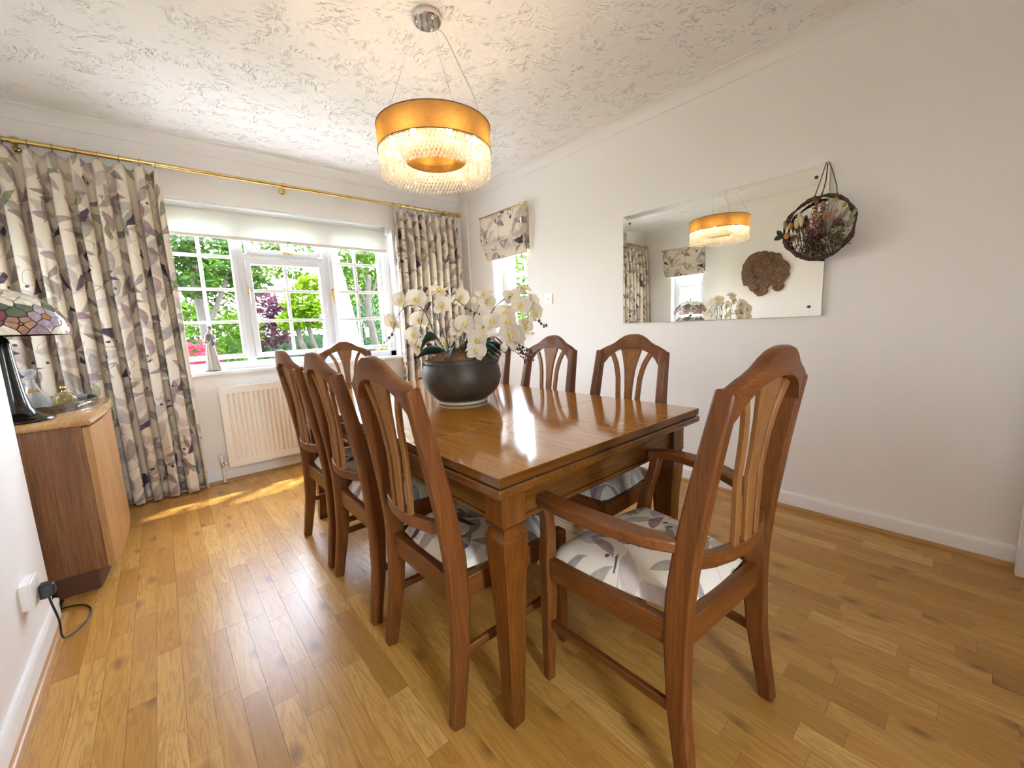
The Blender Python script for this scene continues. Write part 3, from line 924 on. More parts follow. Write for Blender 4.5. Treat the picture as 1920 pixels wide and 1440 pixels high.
cl = curtain('curtain', 'wide floral curtain left of the big window, behind the sideboard', -0.92, 0.150, 0.012, 2.262, 11, 3, flare=(0.0, 0.02))
cr = curtain('curtain', 'narrower floral curtain in the corner right of the big window', 1.835, 2.535, 0.012, 2.262, 9, 8, flare=(-0.03, -0.02))
ORD = ['first', 'second', 'third', 'fourth', 'fifth', 'sixth', 'seventh', 'eighth', 'ninth', 'tenth', 'eleventh', 'twelfth']
for i, x_ in enumerate([0.140] + [-0.92 + 1.07 * (q + 0.02) / 11 + 0.004 for q in range(10, -1, -1)]):
    ring(x_, 'brass ring of the wide curtain, %s counting back from the window' % ORD[i], 'rings of the wide curtain')
for i, x_ in enumerate([1.835 + 0.70 * (q + 0.02) / 9 + 0.004 for q in range(9)] + [2.522]):
    ring(x_, 'brass ring of the corner curtain, %s counting from the window' % ORD[i], 'rings of the corner curtain')

# ================================================================== roman blinds over the side windows
def roman(name, label, wx, sgn, y0, y1):
    """sgn = +1 when the room lies towards -x"""
    t_ = thing(name, label, 'roman blind', (wx, 0, 0))
    s = -sgn
    bx = s * 0.075
    def panel(nm, d, za, zb, ya, yb, puff, dv):
        rows, uvs = [], []
        for i in range(9):
            t = i / 8
            z = za + (zb - za) * t
            row, uvr = [], []
            for j in range(17):
                u = j / 16
                y = ya + (yb - ya) * u
                dd = d + s * puff * sin(pi * min(1, t * 1.0)) + s * 0.003 * sin(u * 9 + t * 4)
                row.append((dd, y, z + (-0.004 * sin(pi * u) * t)))
                uvr.append((y + dv * 0.7, z + dv))
            rows.append(row); uvs.append(uvr)
        pn = grid_uv(nm, rows, uvs, M_FAB, t_, 0.004)
        MB().tube([(r[0] , r[1], r[2]) for r in rows[-1]], 0.0045, 8).build('fold_edge', plain('blind_fold_edge', (0.66, 0.60, 0.52), 0.9), pn, smooth=60)
        return pn
    panel('front_fold', bx + s * 0.026, 2.172, 1.925, y0, y1, 0.012, 0.0)
    panel('middle_fold', bx - s * 0.004, 1.99, 1.850, y0 + 0.004, y1 - 0.004, 0.010, 0.31)
    panel('lower_fold', bx - s * 0.034, 1.93, 1.775, y0 + 0.008, y1 - 0.008, 0.006, 0.57)
    for yy in (y0 + 0.002, y1 - 0.002):
        rows = [[(s * 0.012, yy, z), (bx * 0.5, yy, z), (bx + s * (0.024 if z > 1.92 else -0.030), yy, z)] for z in (2.168, 2.05, 1.93, 1.80)]
        uvs = [[(a, p[2]) for a, p in zip((0, .03, .06), r)] for r in rows]
        grid_uv('side_return', rows, uvs, M_FAB, t_, 0.003)
    rd = MB().tube([(bx + s * 0.0, y0 - 0.03, 2.188), (bx + s * 0.0, y1 + 0.03, 2.188)], 0.007, 10).build('rod', M_BRASS, t_, smooth=60)
    for yy, d_ in ((y0 - 0.03, -1), (y1 + 0.03, 1)):
        MB().ball((bx, yy + d_ * 0.008, 2.188), 0.012, 10, 8).build('finial', M_BRASS, rd, smooth=60)
    for yy in (y0 + 0.03, y1 - 0.03):
        MB().tube([(bx, yy, 2.188), (s * 0.002, yy, 2.188)], 0.005, 8).build('rod_bracket', M_BRASS, rd, smooth=60)
    for i in range(8):
        yy = y0 + 0.04 + (y1 - y0 - 0.08) * i / 7
        MB().tube([(bx + 0.011 * cos(a), yy, 2.184 + 0.011 * sin(a)) for a in [2 * pi * q / 12 for q in range(12)]], 0.0016, 5, closed=True).build('ring', M_BRASS_D, t_, smooth=60)
roman('roman_blind', 'short floral roman blind gathered above the small window by the mirror', RX, 1, 2.775, 3.375)
roman('roman_blind', 'floral roman blind on the recess wall, seen reflected in the mirror', LX2, -1, 2.82, 3.45)

# ---- light switch
sw = thing('light_switch', 'small white and brass light switch on the wall by the narrow window', 'light switch', (RX, 2.566, 1.338))
box('backplate', M_BRASS, -0.006, -0.047, -0.047, 0, 0.047, 0.047, sw, 0.003)
box('faceplate', M_TRIM, -0.0085, -0.042, -0.042, -0.005, 0.042, 0.042, sw, 0.002)
MB().box(-0.013, -0.008, -0.012, -0.008, 0.008, 0.012).build('rocker', plain('switch_grey', (0.55, 0.52, 0.45), 0.4), sw, bevel=0.002)

# ================================================================== dining table
TX0, TX1, TY0, TY1, TZ = 0.569, 1.601, 0.727, 2.650, 0.760
tb = thing('dining_table', 'large polished cherry-wood dining table with square tapering legs', 'table', ((TX0 + TX1) / 2, (TY0 + TY1) / 2, 0))
hx, hy = (TX1 - TX0) / 2, (TY1 - TY0) / 2
# the top is two leaves and a centre, with a crossbanded line near each end
ends = [-hy, -hy + 0.44, hy - 0.44, hy]
for a, b_ in zip(ends, ends[1:]):
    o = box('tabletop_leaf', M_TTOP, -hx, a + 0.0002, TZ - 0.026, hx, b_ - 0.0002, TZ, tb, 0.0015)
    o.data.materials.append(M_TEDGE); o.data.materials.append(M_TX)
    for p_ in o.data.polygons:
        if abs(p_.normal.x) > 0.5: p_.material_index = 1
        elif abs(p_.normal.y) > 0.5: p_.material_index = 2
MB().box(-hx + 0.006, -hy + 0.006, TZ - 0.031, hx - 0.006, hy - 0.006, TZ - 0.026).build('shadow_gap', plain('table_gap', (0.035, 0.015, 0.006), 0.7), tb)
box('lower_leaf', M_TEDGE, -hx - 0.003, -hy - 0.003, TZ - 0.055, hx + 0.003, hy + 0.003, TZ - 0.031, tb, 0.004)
li = 0.040
lw = 0.080
for sx in (-1, 1):
    x_ = sx * (hx - li - lw / 2)
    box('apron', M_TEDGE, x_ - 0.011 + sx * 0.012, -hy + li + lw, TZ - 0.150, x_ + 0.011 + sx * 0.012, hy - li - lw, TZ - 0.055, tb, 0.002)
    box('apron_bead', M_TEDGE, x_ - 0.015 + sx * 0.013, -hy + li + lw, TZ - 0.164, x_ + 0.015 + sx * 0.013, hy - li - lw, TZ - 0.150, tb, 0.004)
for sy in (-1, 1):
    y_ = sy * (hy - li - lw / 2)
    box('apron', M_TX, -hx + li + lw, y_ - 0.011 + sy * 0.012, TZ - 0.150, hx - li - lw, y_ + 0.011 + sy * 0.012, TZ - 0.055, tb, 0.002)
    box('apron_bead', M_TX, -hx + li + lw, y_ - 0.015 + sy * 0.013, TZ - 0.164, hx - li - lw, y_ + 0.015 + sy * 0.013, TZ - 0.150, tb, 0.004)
def sq_leg(mb, prof):
    """prof: z, half width, offset towards the outside"""
    mb.loft([[(ox - h_, oy - h_, z), (ox + h_, oy - h_, z), (ox + h_, oy + h_, z), (ox - h_, oy + h_, z)] for z, h_, ox, oy in prof])
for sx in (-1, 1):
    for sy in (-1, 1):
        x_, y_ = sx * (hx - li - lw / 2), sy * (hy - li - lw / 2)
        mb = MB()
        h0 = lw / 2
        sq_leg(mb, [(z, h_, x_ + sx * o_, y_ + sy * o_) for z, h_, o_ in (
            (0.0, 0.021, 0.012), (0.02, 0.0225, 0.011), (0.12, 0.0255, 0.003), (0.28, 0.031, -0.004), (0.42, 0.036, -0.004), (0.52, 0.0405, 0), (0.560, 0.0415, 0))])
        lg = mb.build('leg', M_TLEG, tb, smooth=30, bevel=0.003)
        mb = MB()
        sq_leg(mb, [(z, h_, x_, y_) for z, h_ in ((0.559, 0.0425), (0.563, 0.0425), (0.566, 0.040), (0.574, 0.036), (0.584, 0.0345), (0.592, 0.037), (0.597, 0.0405), (0.599, 0.0405))])
        mb.build('leg_collar', M_TLEG, lg, smooth=40)
        box('leg_block', M_TLEG, x_ - h0, y_ - h0, 0.599, x_ + h0, y_ + h0, TZ - 0.055, lg, 0.003)

# ================================================================== chairs
YP = [(0, -0.042), (0.10, -0.026), (0.22, -0.008), (0.36, 0.0), (0.47, 0.0), (0.60, -0.014), (0.80, -0.049), (0.98, -0.086), (1.08, -0.104)]
XP = [(0, 0.214), (0.36, 0.197), (0.60, 0.190), (0.98, 0.174), (1.08, 0.172)]
DP = [(0, 0.038), (0.20, 0.050), (0.36, 0.060), (0.50, 0.062), (0.70, 0.054), (0.90, 0.044), (1.0, 0.040)]
YS = [(0.55, -0.050), (0.66, -0.052), (0.75, -0.054), (0.86, -0.068), (1.0, -0.090)]
def make_chair(arm):
    nm = 'carver_chair' if arm else 'dining_chair'
    t_ = thing(nm, 'x', 'chair')
    fx = 0.238 if arm else 0.205           # half width between the front legs
    fy = 0.405
    zs = [0, 0.06, 0.14, 0.22, 0.30, 0.36, 0.42, 0.48, 0.55, 0.62, 0.70, 0.78, 0.86, 0.92, 0.972]
    for s in (-1, 1):
        MB().bar([(s * lerp_table(XP, z), lerp_table(YP, z), z) for z in zs], 0.034, [lerp_table(DP, z) for z in zs], (0, 1, 0)).build('rear_post', M_CHZ, t_, smooth=35, bevel=0.006)
    for s in (-1, 1):
        top = 0.425
        path = [(s * (fx - 0.002), fy + 0.012, 0), (s * fx, fy + 0.006, 0.12), (s * fx, fy, 0.30), (s * fx, fy, top)]
        ww = [0.028, 0.032, 0.038, 0.040]
        if arm:
            path += [(s * (fx + 0.004), fy - 0.010, 0.50), (s * (fx + 0.022), fy - 0.026, 0.57), (s * (fx + 0.036), fy - 0.030, 0.622)]
            ww += [0.036, 0.032, 0.034]
        MB().bar(path, ww, ww, (0, 1, 0)).build('front_leg', M_CHZ, t_, smooth=35, bevel=0.004)
    # seat frame
    box('rear_rail', M_CHX, -0.183, -0.013, 0.352, 0.183, 0.013, 0.424, t_, 0.003)
    box('front_rail', M_CHX, -fx + 0.018, fy - 0.012, 0.358, fx - 0.018, fy + 0.012, 0.424, t_, 0.003)
    for s in (-1, 1):
        MB().bar([(s * 0.196, 0.022, 0.390), (s * fx, fy - 0.018, 0.392)], 0.024, 0.066, (0, 0, 1)).build('side_rail', M_CHY, t_, bevel=0.003)
        MB().bar([(s * 0.205, -0.008, 0.205), (s * fx, fy, 0.205)], 0.016, 0.026, (0, 0, 1)).build('stretcher', M_CHY, t_, bevel=0.003)
    # crest rail with a raised centre
    TOP = [(0, 1.052), (0.022, 1.051), (0.045, 1.045), (0.068, 1.033), (0.092, 1.015), (0.115, 1.003), (0.14, 0.994), (0.165, 0.982), (0.182, 0.972), (0.190, 0.955)]
    BOT = [(0, 0.986), (0.05, 0.983), (0.09, 0.971), (0.12, 0.953), (0.142, 0.934), (0.157, 0.912), (0.165, 0.905), (0.190, 0.905)]
    secs = []
    xs_ = [-0.190, -0.186, -0.178, -0.165, -0.155, -0.140, -0.120, -0.095, -0.07, -0.045, -0.022, 0, 0.022, 0.045, 0.07, 0.095, 0.120, 0.140, 0.155, 0.165, 0.178, 0.186, 0.190]
    for x_ in xs_:
        a, b_ = lerp_table(BOT, abs(x_)), lerp_table(TOP, abs(x_))
        bow = -0.012 * (1 - (x_ / 0.19) ** 2)
        def yb(z): return lerp_table(YP, z) + bow
        th = 0.019
        secs.append([(x_, yb(a) - th, a), (x_, yb(a) + th, a), (x_, yb(b_) + th - 0.004, b_ - 0.004), (x_, yb(b_) + th - 0.012, b_), (x_, yb(b_) - th + 0.012, b_), (x_, yb(b_) - th + 0.004, b_ - 0.004)])
    MB().loft(secs).build('crest_rail', M_CHX, t_, smooth=50)
    # fan splat and two side slats
    zz = [0.572, 0.62, 0.68, 0.75, 0.80, 0.84, 0.88, 0.91, 0.94, 0.965, 0.99]
    wc = [(0.57, 0.034), (0.80, 0.041), (0.88, 0.056), (0.93, 0.080), (0.99, 0.118)]
    MB().bar([(0, lerp_table(YS, z) - 0.004, z) for z in zz], [lerp_table(wc, z) for z in zz], 0.012, (0, 1, 0)).build('splat', M_SLAT, t_, smooth=40, bevel=0.002)
    xc = [(0.57, 0.049), (0.75, 0.054), (0.84, 0.060), (0.90, 0.073), (0.95, 0.098), (0.985, 0.124)]
    for s in (-1, 1):
        z2 = [z for z in zz if z < 0.975]
        MB().bar([(s * lerp_table(xc, z), lerp_table(YS, z), z) for z in z2], [0.023] * len(z2), 0.013, (0, 1, 0)).build('side_slat', M_SLAT, t_, smooth=40, bevel=0.002)
    pth = [(-0.188, -0.006, 0.575), (-0.12, -0.034, 0.571), (-0.06, -0.047, 0.569), (0, -0.051, 0.568), (0.06, -0.047, 0.569), (0.12, -0.034, 0.571), (0.188, -0.006, 0.575)]
    MB().bar(pth, 0.024, 0.036, (0, 0, 1)).build('lower_back_rail', M_CHX, t_, smooth=40, bevel=0.004)
    # drop-in cushion
    rows, uvs = [], []
    nx_, ny_ = 20, 18
    rw, fw_ = 0.176, fx + 0.004
    for j in range(ny_ + 1):
        v = -1 + 2 * j / ny_
        row, uvr = [], []
        for i in range(nx_ + 1):
            u = -1 + 2 * i / nx_
            # square to rounded square
            a, b_ = u * sqrt(max(0, 1 - v * v * 0.10)), v * sqrt(max(0, 1 - u * u * 0.10))
            hw_ = rw + (fw_ - rw) * (b_ + 1) / 2
            e = max(abs(u), abs(v))
            hgt = 0.424 + 0.052 * (max(0.0, 1 - e ** 7)) ** 0.5 * (1 - 0.18 * (u * u + v * v)) if e < 1 else 0.424
            row.append((a * hw_, 0.212 + b_ * 0.200, hgt))
            uvr.append((a * hw_, b_ * 0.2))
        rows.append(row); uvs.append(uvr)
    grid_uv('seat_cushion', rows, uvs, M_FABS, t_)
    if arm:
        for s in (-1, 1):
            pth = catmull([(s * 0.198, 0.010, 0.616), (s * 0.238, 0.068, 0.624), (s * 0.274, 0.165, 0.634), (s * 0.290, 0.265, 0.638), (s * 0.287, 0.345, 0.636), (s * 0.268, 0.408, 0.630)], 4)
            n_ = len(pth)
            ws_ = [0.042 + 0.013 * sin(pi * i / (n_ - 1)) for i in range(n_)]
            MB().bar(pth, ws_, [0.030] * n_, (0, 0, 1)).build('armrest', M_CHY, t_, smooth=40, bevel=0.006)
    return t_
c1 = make_chair(False)
ca = make_chair(True)
GS = 'side chairs round the dining table'
spots = [
    (0.548, 1.108, -pi / 2, 'wooden side chair on the sideboard side of the table, nearest the viewer'),
    (0.548, 1.672, -pi / 2, 'middle wooden side chair on the sideboard side of the table'),
    (0.548, 2.195, -pi / 2, 'wooden side chair on the sideboard side of the table, nearest the radiator'),
    (1.640, 1.118, pi / 2, 'wooden side chair on the mirror side of the table, nearest the armchair'),
    (1.655, 1.668, pi / 2, 'middle wooden side chair on the mirror side of the table'),
    (1.640, 2.215, pi / 2, 'wooden side chair on the mirror side, mostly hidden behind the orchids'),
]
for i, (x_, y_, r_, lb) in enumerate(spots):
    o = c1 if i == 0 else copy_tree(c1)
    o.location = (x_, y_, 0); o.rotation_euler = (0, 0, r_)
    tag(o, lb, 'chair', GS)
arms = [(1.020, 0.395, radians(-4.3), 'wooden armchair at the near end of the table with a floral seat'),
        (1.075, 3.150, radians(180 - 8), 'wooden chair at the far head of the table, backing on the window')]
for i, (x_, y_, r_, lb) in enumerate(arms):
    o = ca if i == 0 else copy_tree(ca)
    o.location = (x_, y_, 0); o.rotation_euler = (0, 0, r_)
    tag(o, lb, 'chair', 'carver chairs at the table ends')

# ================================================================== pendant light
PX, PY = 1.100, 1.762
pl = thing('pendant_light', 'gold drum pendant light with crystal drops over the dining table', 'pendant light', (PX, PY, 0))
can = MB().lathe([(0.062, CEIL), (0.064, CEIL - 0.004), (0.064, CEIL - 0.026), (0.060, CEIL - 0.030), (0.001, CEIL - 0.0305)], 32).build('ceiling_canopy', M_CHROME, pl, smooth=40)
for a in (0.6, 2.7, 4.8):
    MB().ball((0.045 * cos(a), 0.045 * sin(a), CEIL - 0.032), 0.006, 8, 6).build('screw_cap', M_CHROME, can, smooth=60)
RO, RI, ZT_, ZB_ = 0.260, 0.142, 2.038, 1.932
M_SHADE = translucent('gold_shade_silk', (0.42, 0.29, 0.125), (0.52, 0.37, 0.165), 0.55, weave=True)
def drum(name, r, z0, z1, th, mat):
    return MB().loft([[(q * cos(2 * pi * j / 72), q * sin(2 * pi * j / 72), z) for j in range(72)] for q, z in ((r, z0), (r, z1), (r - th, z1), (r - th, z0))], closed=True).build(name, mat, pl, smooth=50)
drum('outer_shade', RO, ZB_, ZT_, 0.002, M_SHADE)
drum('inner_shade', RI, ZB_ - 0.035, ZT_ - 0.01, 0.002, M_SHADE)
M_TRIMD = plain('shade_trim_brown', (0.16, 0.085, 0.03), 0.6)
for z in (ZT_, ZB_):
    MB().tube([((RO + 0.0005) * cos(2 * pi * j / 72), (RO + 0.0005) * sin(2 * pi * j / 72), z) for j in range(72)], 0.0022, 6, closed=True).build('shade_trim', M_TRIMD, pl, smooth=60)
mb = MB()
for r in (RO - 0.006, 0.215, 0.180, RI + 0.006):
    mb.tube([(r * cos(2 * pi * j / 48), r * sin(2 * pi * j / 48), ZB_ - 0.002) for j in range(48)], 0.0018, 5, closed=True)
for a in range(6):
    b_ = a * pi / 3 + 0.2
    mb.tube([(RI * cos(b_), RI * sin(b_), ZB_ - 0.002), (RO * cos(b_), RO * sin(b_), ZB_ - 0.002)], 0.002, 5)
mb.build('crystal_frame', M_CHROME, pl)
for a in (0.6, 2.7, 4.8):
    MB().tube([(0.045 * cos(a), 0.045 * sin(a), CEIL - 0.034), ((RO - 0.01) * cos(a - 0.3), (RO - 0.01) * sin(a - 0.3), ZT_)], 0.0010, 5).build('suspension_wire', M_CHROME, pl)
MB().tube(catmull([(0.0, 0.0, CEIL - 0.03), (0.02, -0.01, CEIL - 0.052), (0.055, -0.03, CEIL - 0.06), (0.085, -0.05, CEIL - 0.12), (0.11, -0.085, CEIL - 0.22), (0.15, -0.11, CEIL - 0.32), (0.155, -0.14, CEIL - 0.40), (0.18, -0.165, ZT_ - 0.01), (0.17, -0.10, ZT_ - 0.05)], 5), 0.0024, 6).build('power_cord', plain('clear_flex', (0.55, 0.52, 0.48), 0.3), pl, smooth=60)
M_CRY = cut_glass('lamp_crystal', (1.0, 0.98, 0.95), 0.26, (0.95, 0.90, 0.80))
def drop_mesh(h, w):
    mb = MB()
    n_ = 6
    mb.loft([[(w * q * cos(2 * pi * j / n_), w * q * sin(2 * pi * j / n_), z * h) for j in range(n_)] for q, z in ((0.25, 0.0), (1.0, -0.38), (0.85, -0.7), (0.06, -1.0))])
    return mb
dm = drop_mesh(0.0165, 0.0058)
dme = dm.mesh('crystal_drop'); dme.materials.append(M_CRY)
drops = []
for r, n_, tiers, z1 in ((0.253, 88, 6, ZB_ - 0.004), (0.226, 78, 6, ZB_ - 0.004), (0.198, 66, 5, ZB_ - 0.004), (0.172, 58, 4, ZB_ - 0.004), (0.149, 52, 4, ZB_ - 0.004)):
    for t in range(tiers):
        for j in range(n_):
            a = 2 * pi * (j + 0.5 * (t % 2)) / n_
            drops.append((t - tiers, -r, r * cos(a), r * sin(a), z1 - t * 0.0168))
def dkey(d_):
    return (0 if d_[0] == -1 and (d_[1] < -0.24 or d_[1] > -0.155) else 1 if d_[0] == -1 else 2 if d_[1] < -0.24 else 3, d_[0])
drops.sort(key=lambda d_: (dkey(d_)[0], -d_[0] * -1))
rest = MB()
for i, (tt, rr, x_, y_, z) in enumerate(drops):
    if i < 300:
        o = bpy.data.objects.new('crystal_drop', dme)
        col.objects.link(o); o.parent = pl; o.location = (x_, y_, z); o.rotation_euler = (0, 0, i * 0.7)
    else:
        rest.add([(p[0] + x_, p[1] + y_, p[2] + z) for p in dm.v], dm.f)
o = rest.build('crystal_curtain', M_CRY, pl); o['kind'] = 'stuff'
M_BULB = emit("warm_bulb", (1.0, 0.78, 0.52), 66.0)
for j in range(8):
    a = 2 * pi * j / 8 + 0.55
    r = 0.2
    bl = MB().ball((r * cos(a), r * sin(a), ZB_ + 0.022), (0.011, 0.011, 0.019), 10, 8).build('bulb', M_BULB, pl, smooth=60)
    MB().lathe([(0.009, 0.0), (0.009, 0.022)], 10, (r * cos(a), r * sin(a), ZB_ + 0.042)).build('bulb_holder', M_CHROME, bl, smooth=40)

# ================================================================== orchids in a bowl
OX, OY = 1.100, 1.655
pot = thing('planter_bowl', 'dark bronze riveted bowl of moss on the dining table', 'planter', (OX, OY, TZ))
M_BRONZE = plain('dark_bronze', (0.050, 0.038, 0.025), 0.5, 0.25, noise=0.4, nscale=14)
prof = [(0.105, 0.014), (0.128, 0.022), (0.158, 0.046), (0.180, 0.078), (0.190, 0.115), (0.188, 0.150), (0.178, 0.185), (0.170, 0.204), (0.172, 0.212), (0.166, 0.214), (0.162, 0.206), (0.168, 0.185), (0.150, 0.170)]
MB().lathe(prof, 48).build('bowl', M_BRONZE, pot, smooth=50)
MB().lathe([(0.112, 0.0), (0.118, 0.004), (0.118, 0.012), (0.110, 0.016), (0.09, 0.016)], 40).build('base_ring', plain('cream_stand', (0.60, 0.52, 0.38), 0.5), pot, smooth=40)
mb = MB()
for j in range(64):
    a = 2 * pi * j / 64
    mb.ball((0.1785 * cos(a), 0.1785 * sin(a), 0.193), 0.0035, 6, 4)
o = mb.build('rivet_band', M_BRONZE, pot, smooth=60); o['kind'] = 'stuff'
for a in (-2.0, 0.1, 2.2):
    P_ = [(r_ + 0.0012, z_) for r_, z_ in prof[1:8]]
    sm = MB()
    sm.loft([[(r_ * cos(a + d_), r_ * sin(a + d_), z_) for d_, r_ in ((-0.03, r__ - 0.004), (-0.03, r__), (0.03, r__), (0.03, r__ - 0.004))] for r__, z_ in P_])
    sm.build('seam_strip', M_BRONZE, pot, smooth=50)
M_MOSS = plain('dry_moss', (0.16, 0.085, 0.035), 0.95, noise=0.6, nscale=90)
mb = MB()
rr = random.Random(5)
mb.lathe([(0.165, 0.195), (0.13, 0.228), (0.08, 0.246), (0.001, 0.252)], 20)
for i in range(520):
    a, r_ = rr.uniform(0, 2 * pi), 0.165 * sqrt(rr.random())
    p = Vector((r_ * cos(a), r_ * sin(a), 0.252 - 0.052 * (r_ / 0.165) ** 2))
    d1 = Vector((rr.uniform(-1, 1), rr.uniform(-1, 1), rr.uniform(0, 1))).normalized() * rr.uniform(0.008, 0.022)
    d2 = Vector((rr.uniform(-1, 1), rr.uniform(-1, 1), rr.uniform(-0.6, 0.6))).normalized() * rr.uniform(0.008, 0.018)
    mb.tube([p, p + d1, p + d1 + d2], 0.0011, 3, cap=False)
o = mb.build('moss', M_MOSS, pot); o['kind'] = 'stuff'

M_PETAL = translucent('orchid_petal', (0.86, 0.80, 0.68), (0.80, 0.74, 0.58), 0.4, 0.08, 60)
M_LIP = plain('orchid_lip', (0.82, 0.62, 0.16), 0.6, noise=0.3, nscale=90)
M_STEM = plain('orchid_stem', (0.10, 0.075, 0.045), 0.6)
M_STEMG = plain('orchid_stem_tan', (0.28, 0.17, 0.07), 0.6)
M_LEAF = plain('orchid_leaf', (0.022, 0.050, 0.028), 0.3, coat=0.2)
M_BUD = plain('orchid_bud', (0.055, 0.065, 0.035), 0.5)
M_BUDW = plain('orchid_bud_cream', (0.80, 0.74, 0.60), 0.6)
def petal_mesh(name, L, W, cup, pinch):
    mb = MB()
    nu, nv = 7, 6
    pts = []
    for i in range(nu + 1):
        t = i / nu
        w_ = W * (sin(pi * min(1, t ** pinch * 0.985 + 0.012))) ** 0.52
        for j in range(nv + 1):
            s = -1 + 2 * j / nv
            pts.append((w_ * s, L * t, cup * (t * t * 0.8) - 0.35 * cup * s * s * (1 - abs(t - 0.5)) + 0.0016 * sin(9 * t + 5 * s)))
    fs = [(i * (nv + 1) + j, i * (nv + 1) + j + 1, (i + 1) * (nv + 1) + j + 1, (i + 1) * (nv + 1) + j) for i in range(nu) for j in range(nv)]
    me = bpy.data.meshes.new(name)
    me.from_pydata(pts, [], fs)
    me.polygons.foreach_set('use_smooth', [True] * len(me.polygons))
    me.materials.append(M_PETAL)
    return me
PM = petal_mesh('petal', 0.044, 0.031, 0.005, 0.80)
SM_ = petal_mesh('sepal', 0.042, 0.019, -0.005, 0.85)
lipb = MB()
lipb.ball((0, -0.006, 0.008), (0.007, 0.010, 0.006), 8, 6)
lipb.ball((0, 0.003, 0.010), (0.004, 0.005, 0.005), 8, 5)
lipb.ball((-0.007, -0.001, 0.007), (0.004, 0.006, 0.003), 6, 4)
lipb.ball((0.007, -0.001, 0.007), (0.004, 0.006, 0.003), 6, 4)
lipb.tube([(0, -0.012, 0.008), (0, -0.018, 0.012), (0, -0.020, 0.016)], [0.004, 0.003, 0.001], 5)
LIPM = lipb.mesh('flower', 60); LIPM.materials.append(M_LIP)
def flower(parent, p, facing, roll, size=1.0):
    f = bpy.data.objects.new('flower', LIPM)
    col.objects.link(f); f.parent = parent
    z = Vector(facing).normalized()
    q = z.to_track_quat('Z', 'Y')
    M3 = q.to_matrix() @ Matrix.Rotation(roll, 3, 'Z')
    f.matrix_local = Matrix.Translation(Vector(p) - parent.location) @ M3.to_4x4() @ Matrix.Scale(size, 4)
    for nm, me, ang in (('petal', PM, 1.25), ('petal', PM, -1.25), ('sepal', SM_, 0.0), ('sepal', SM_, 2.35), ('sepal', SM_, -2.35)):
        c = bpy.data.objects.new(nm, me); col.objects.link(c); c.parent = f
        c.rotation_euler = Euler((0.20 if nm == 'petal' else -0.16, 0.10 * (1 if ang > 0 else -1), ang))
        c.location = (0, 0, 0.002 if nm == 'petal' else 0)
    return f
FL = [(0.93, 1.892, 1.264), (0.979, 1.822, 1.262), (1.069, 1.753, 1.3), (1.032, 1.691, 1.228), (1.154, 1.713, 1.268), (1.276, 1.677, 1.277), (1.001, 1.852, 1.165), (0.987, 1.891, 1.095), (0.995, 1.899, 1.032), (0.9, 1.938, 1.163), (1.082, 1.653, 1.118), (1.083, 1.576, 1.133), (1.113, 1.798, 1.039), (1.177, 1.582, 1.1), (1.12, 1.53, 1.06), (1.069, 1.485, 1.013), (1.192, 1.511, 1.143), (1.234, 1.447, 1.137), (1.329, 1.522, 1.26), (1.299, 1.432, 1.211), (1.393, 1.513, 1.294), (1.383, 1.442, 1.221), (1.359, 1.4, 1.172), (1.263, 1.497, 1.175), (1.237, 1.434, 1.083), (1.295, 1.463, 1.073), (1.39, 1.508, 1.109), (1.296, 1.47, 1.043), (1.283, 1.663, 1.236)]
ZR = TZ + 0.225
stems = [  # label, stem path, flowers, buds, tan stem
    ('white orchid spray arching to the left over the table', [(1.065, 1.72, ZR), (1.03, 1.77, 1.10), (1.005, 1.80, 1.20), (0.975, 1.83, 1.235), (0.935, 1.88, 1.225), (0.905, 1.915, 1.17), (0.89, 1.93, 1.11), (0.87, 1.945, 1.075), (0.845, 1.955, 1.06)], [0, 9], 4, False),
    ('white orchid spray standing tallest at the back left', [(1.085, 1.70, ZR), (1.06, 1.74, 1.10), (1.045, 1.76, 1.19), (1.03, 1.77, 1.245), (1.01, 1.80, 1.23), (1.00, 1.83, 1.16), (0.995, 1.87, 1.08), (0.985, 1.90, 1.03)], [1, 2, 6, 7, 8], 2, False),
    ('white orchid spray with an open face at the front left', [(1.05, 1.67, ZR), (1.045, 1.685, 1.10), (1.055, 1.69, 1.19), (1.09, 1.68, 1.235), (1.12, 1.70, 1.255), (1.16, 1.70, 1.23), (1.19, 1.68, 1.20), (1.22, 1.66, 1.185)], [3, 4], 4, True),
    ('white orchid spray low in the centre of the bowl', [(1.11, 1.64, ZR), (1.11, 1.63, 1.06), (1.10, 1.61, 1.12), (1.105, 1.58, 1.105), (1.13, 1.56, 1.06), (1.10, 1.52, 1.02), (1.09, 1.50, 1.00)], [10, 11, 12, 13, 14, 15], 3, True),
    ('white orchid spray with large blooms at the front right', [(1.15, 1.60, ZR), (1.165, 1.58, 1.07), (1.185, 1.55, 1.14), (1.215, 1.51, 1.165), (1.25, 1.48, 1.14), (1.275, 1.47, 1.08), (1.30, 1.455, 1.03), (1.335, 1.42, 1.0), (1.35, 1.41, 0.96)], [16, 17, 23, 24, 25, 27], 6, False),
    ('white orchid spray reaching far out to the right', [(1.17, 1.62, ZR), (1.20, 1.60, 1.10), (1.25, 1.57, 1.20), (1.30, 1.53, 1.25), (1.35, 1.49, 1.255), (1.375, 1.46, 1.21), (1.385, 1.43, 1.15), (1.42, 1.41, 1.12), (1.45, 1.40, 1.105)], [18, 19, 20, 21, 22, 26], 6, False),
    ('white orchid spray with few blooms at the back', [(1.13, 1.71, ZR), (1.18, 1.71, 1.10), (1.23, 1.70, 1.18), (1.255, 1.69, 1.23), (1.275, 1.685, 1.265)], [5, 28], 0, True),
]
rr = random.Random(21)
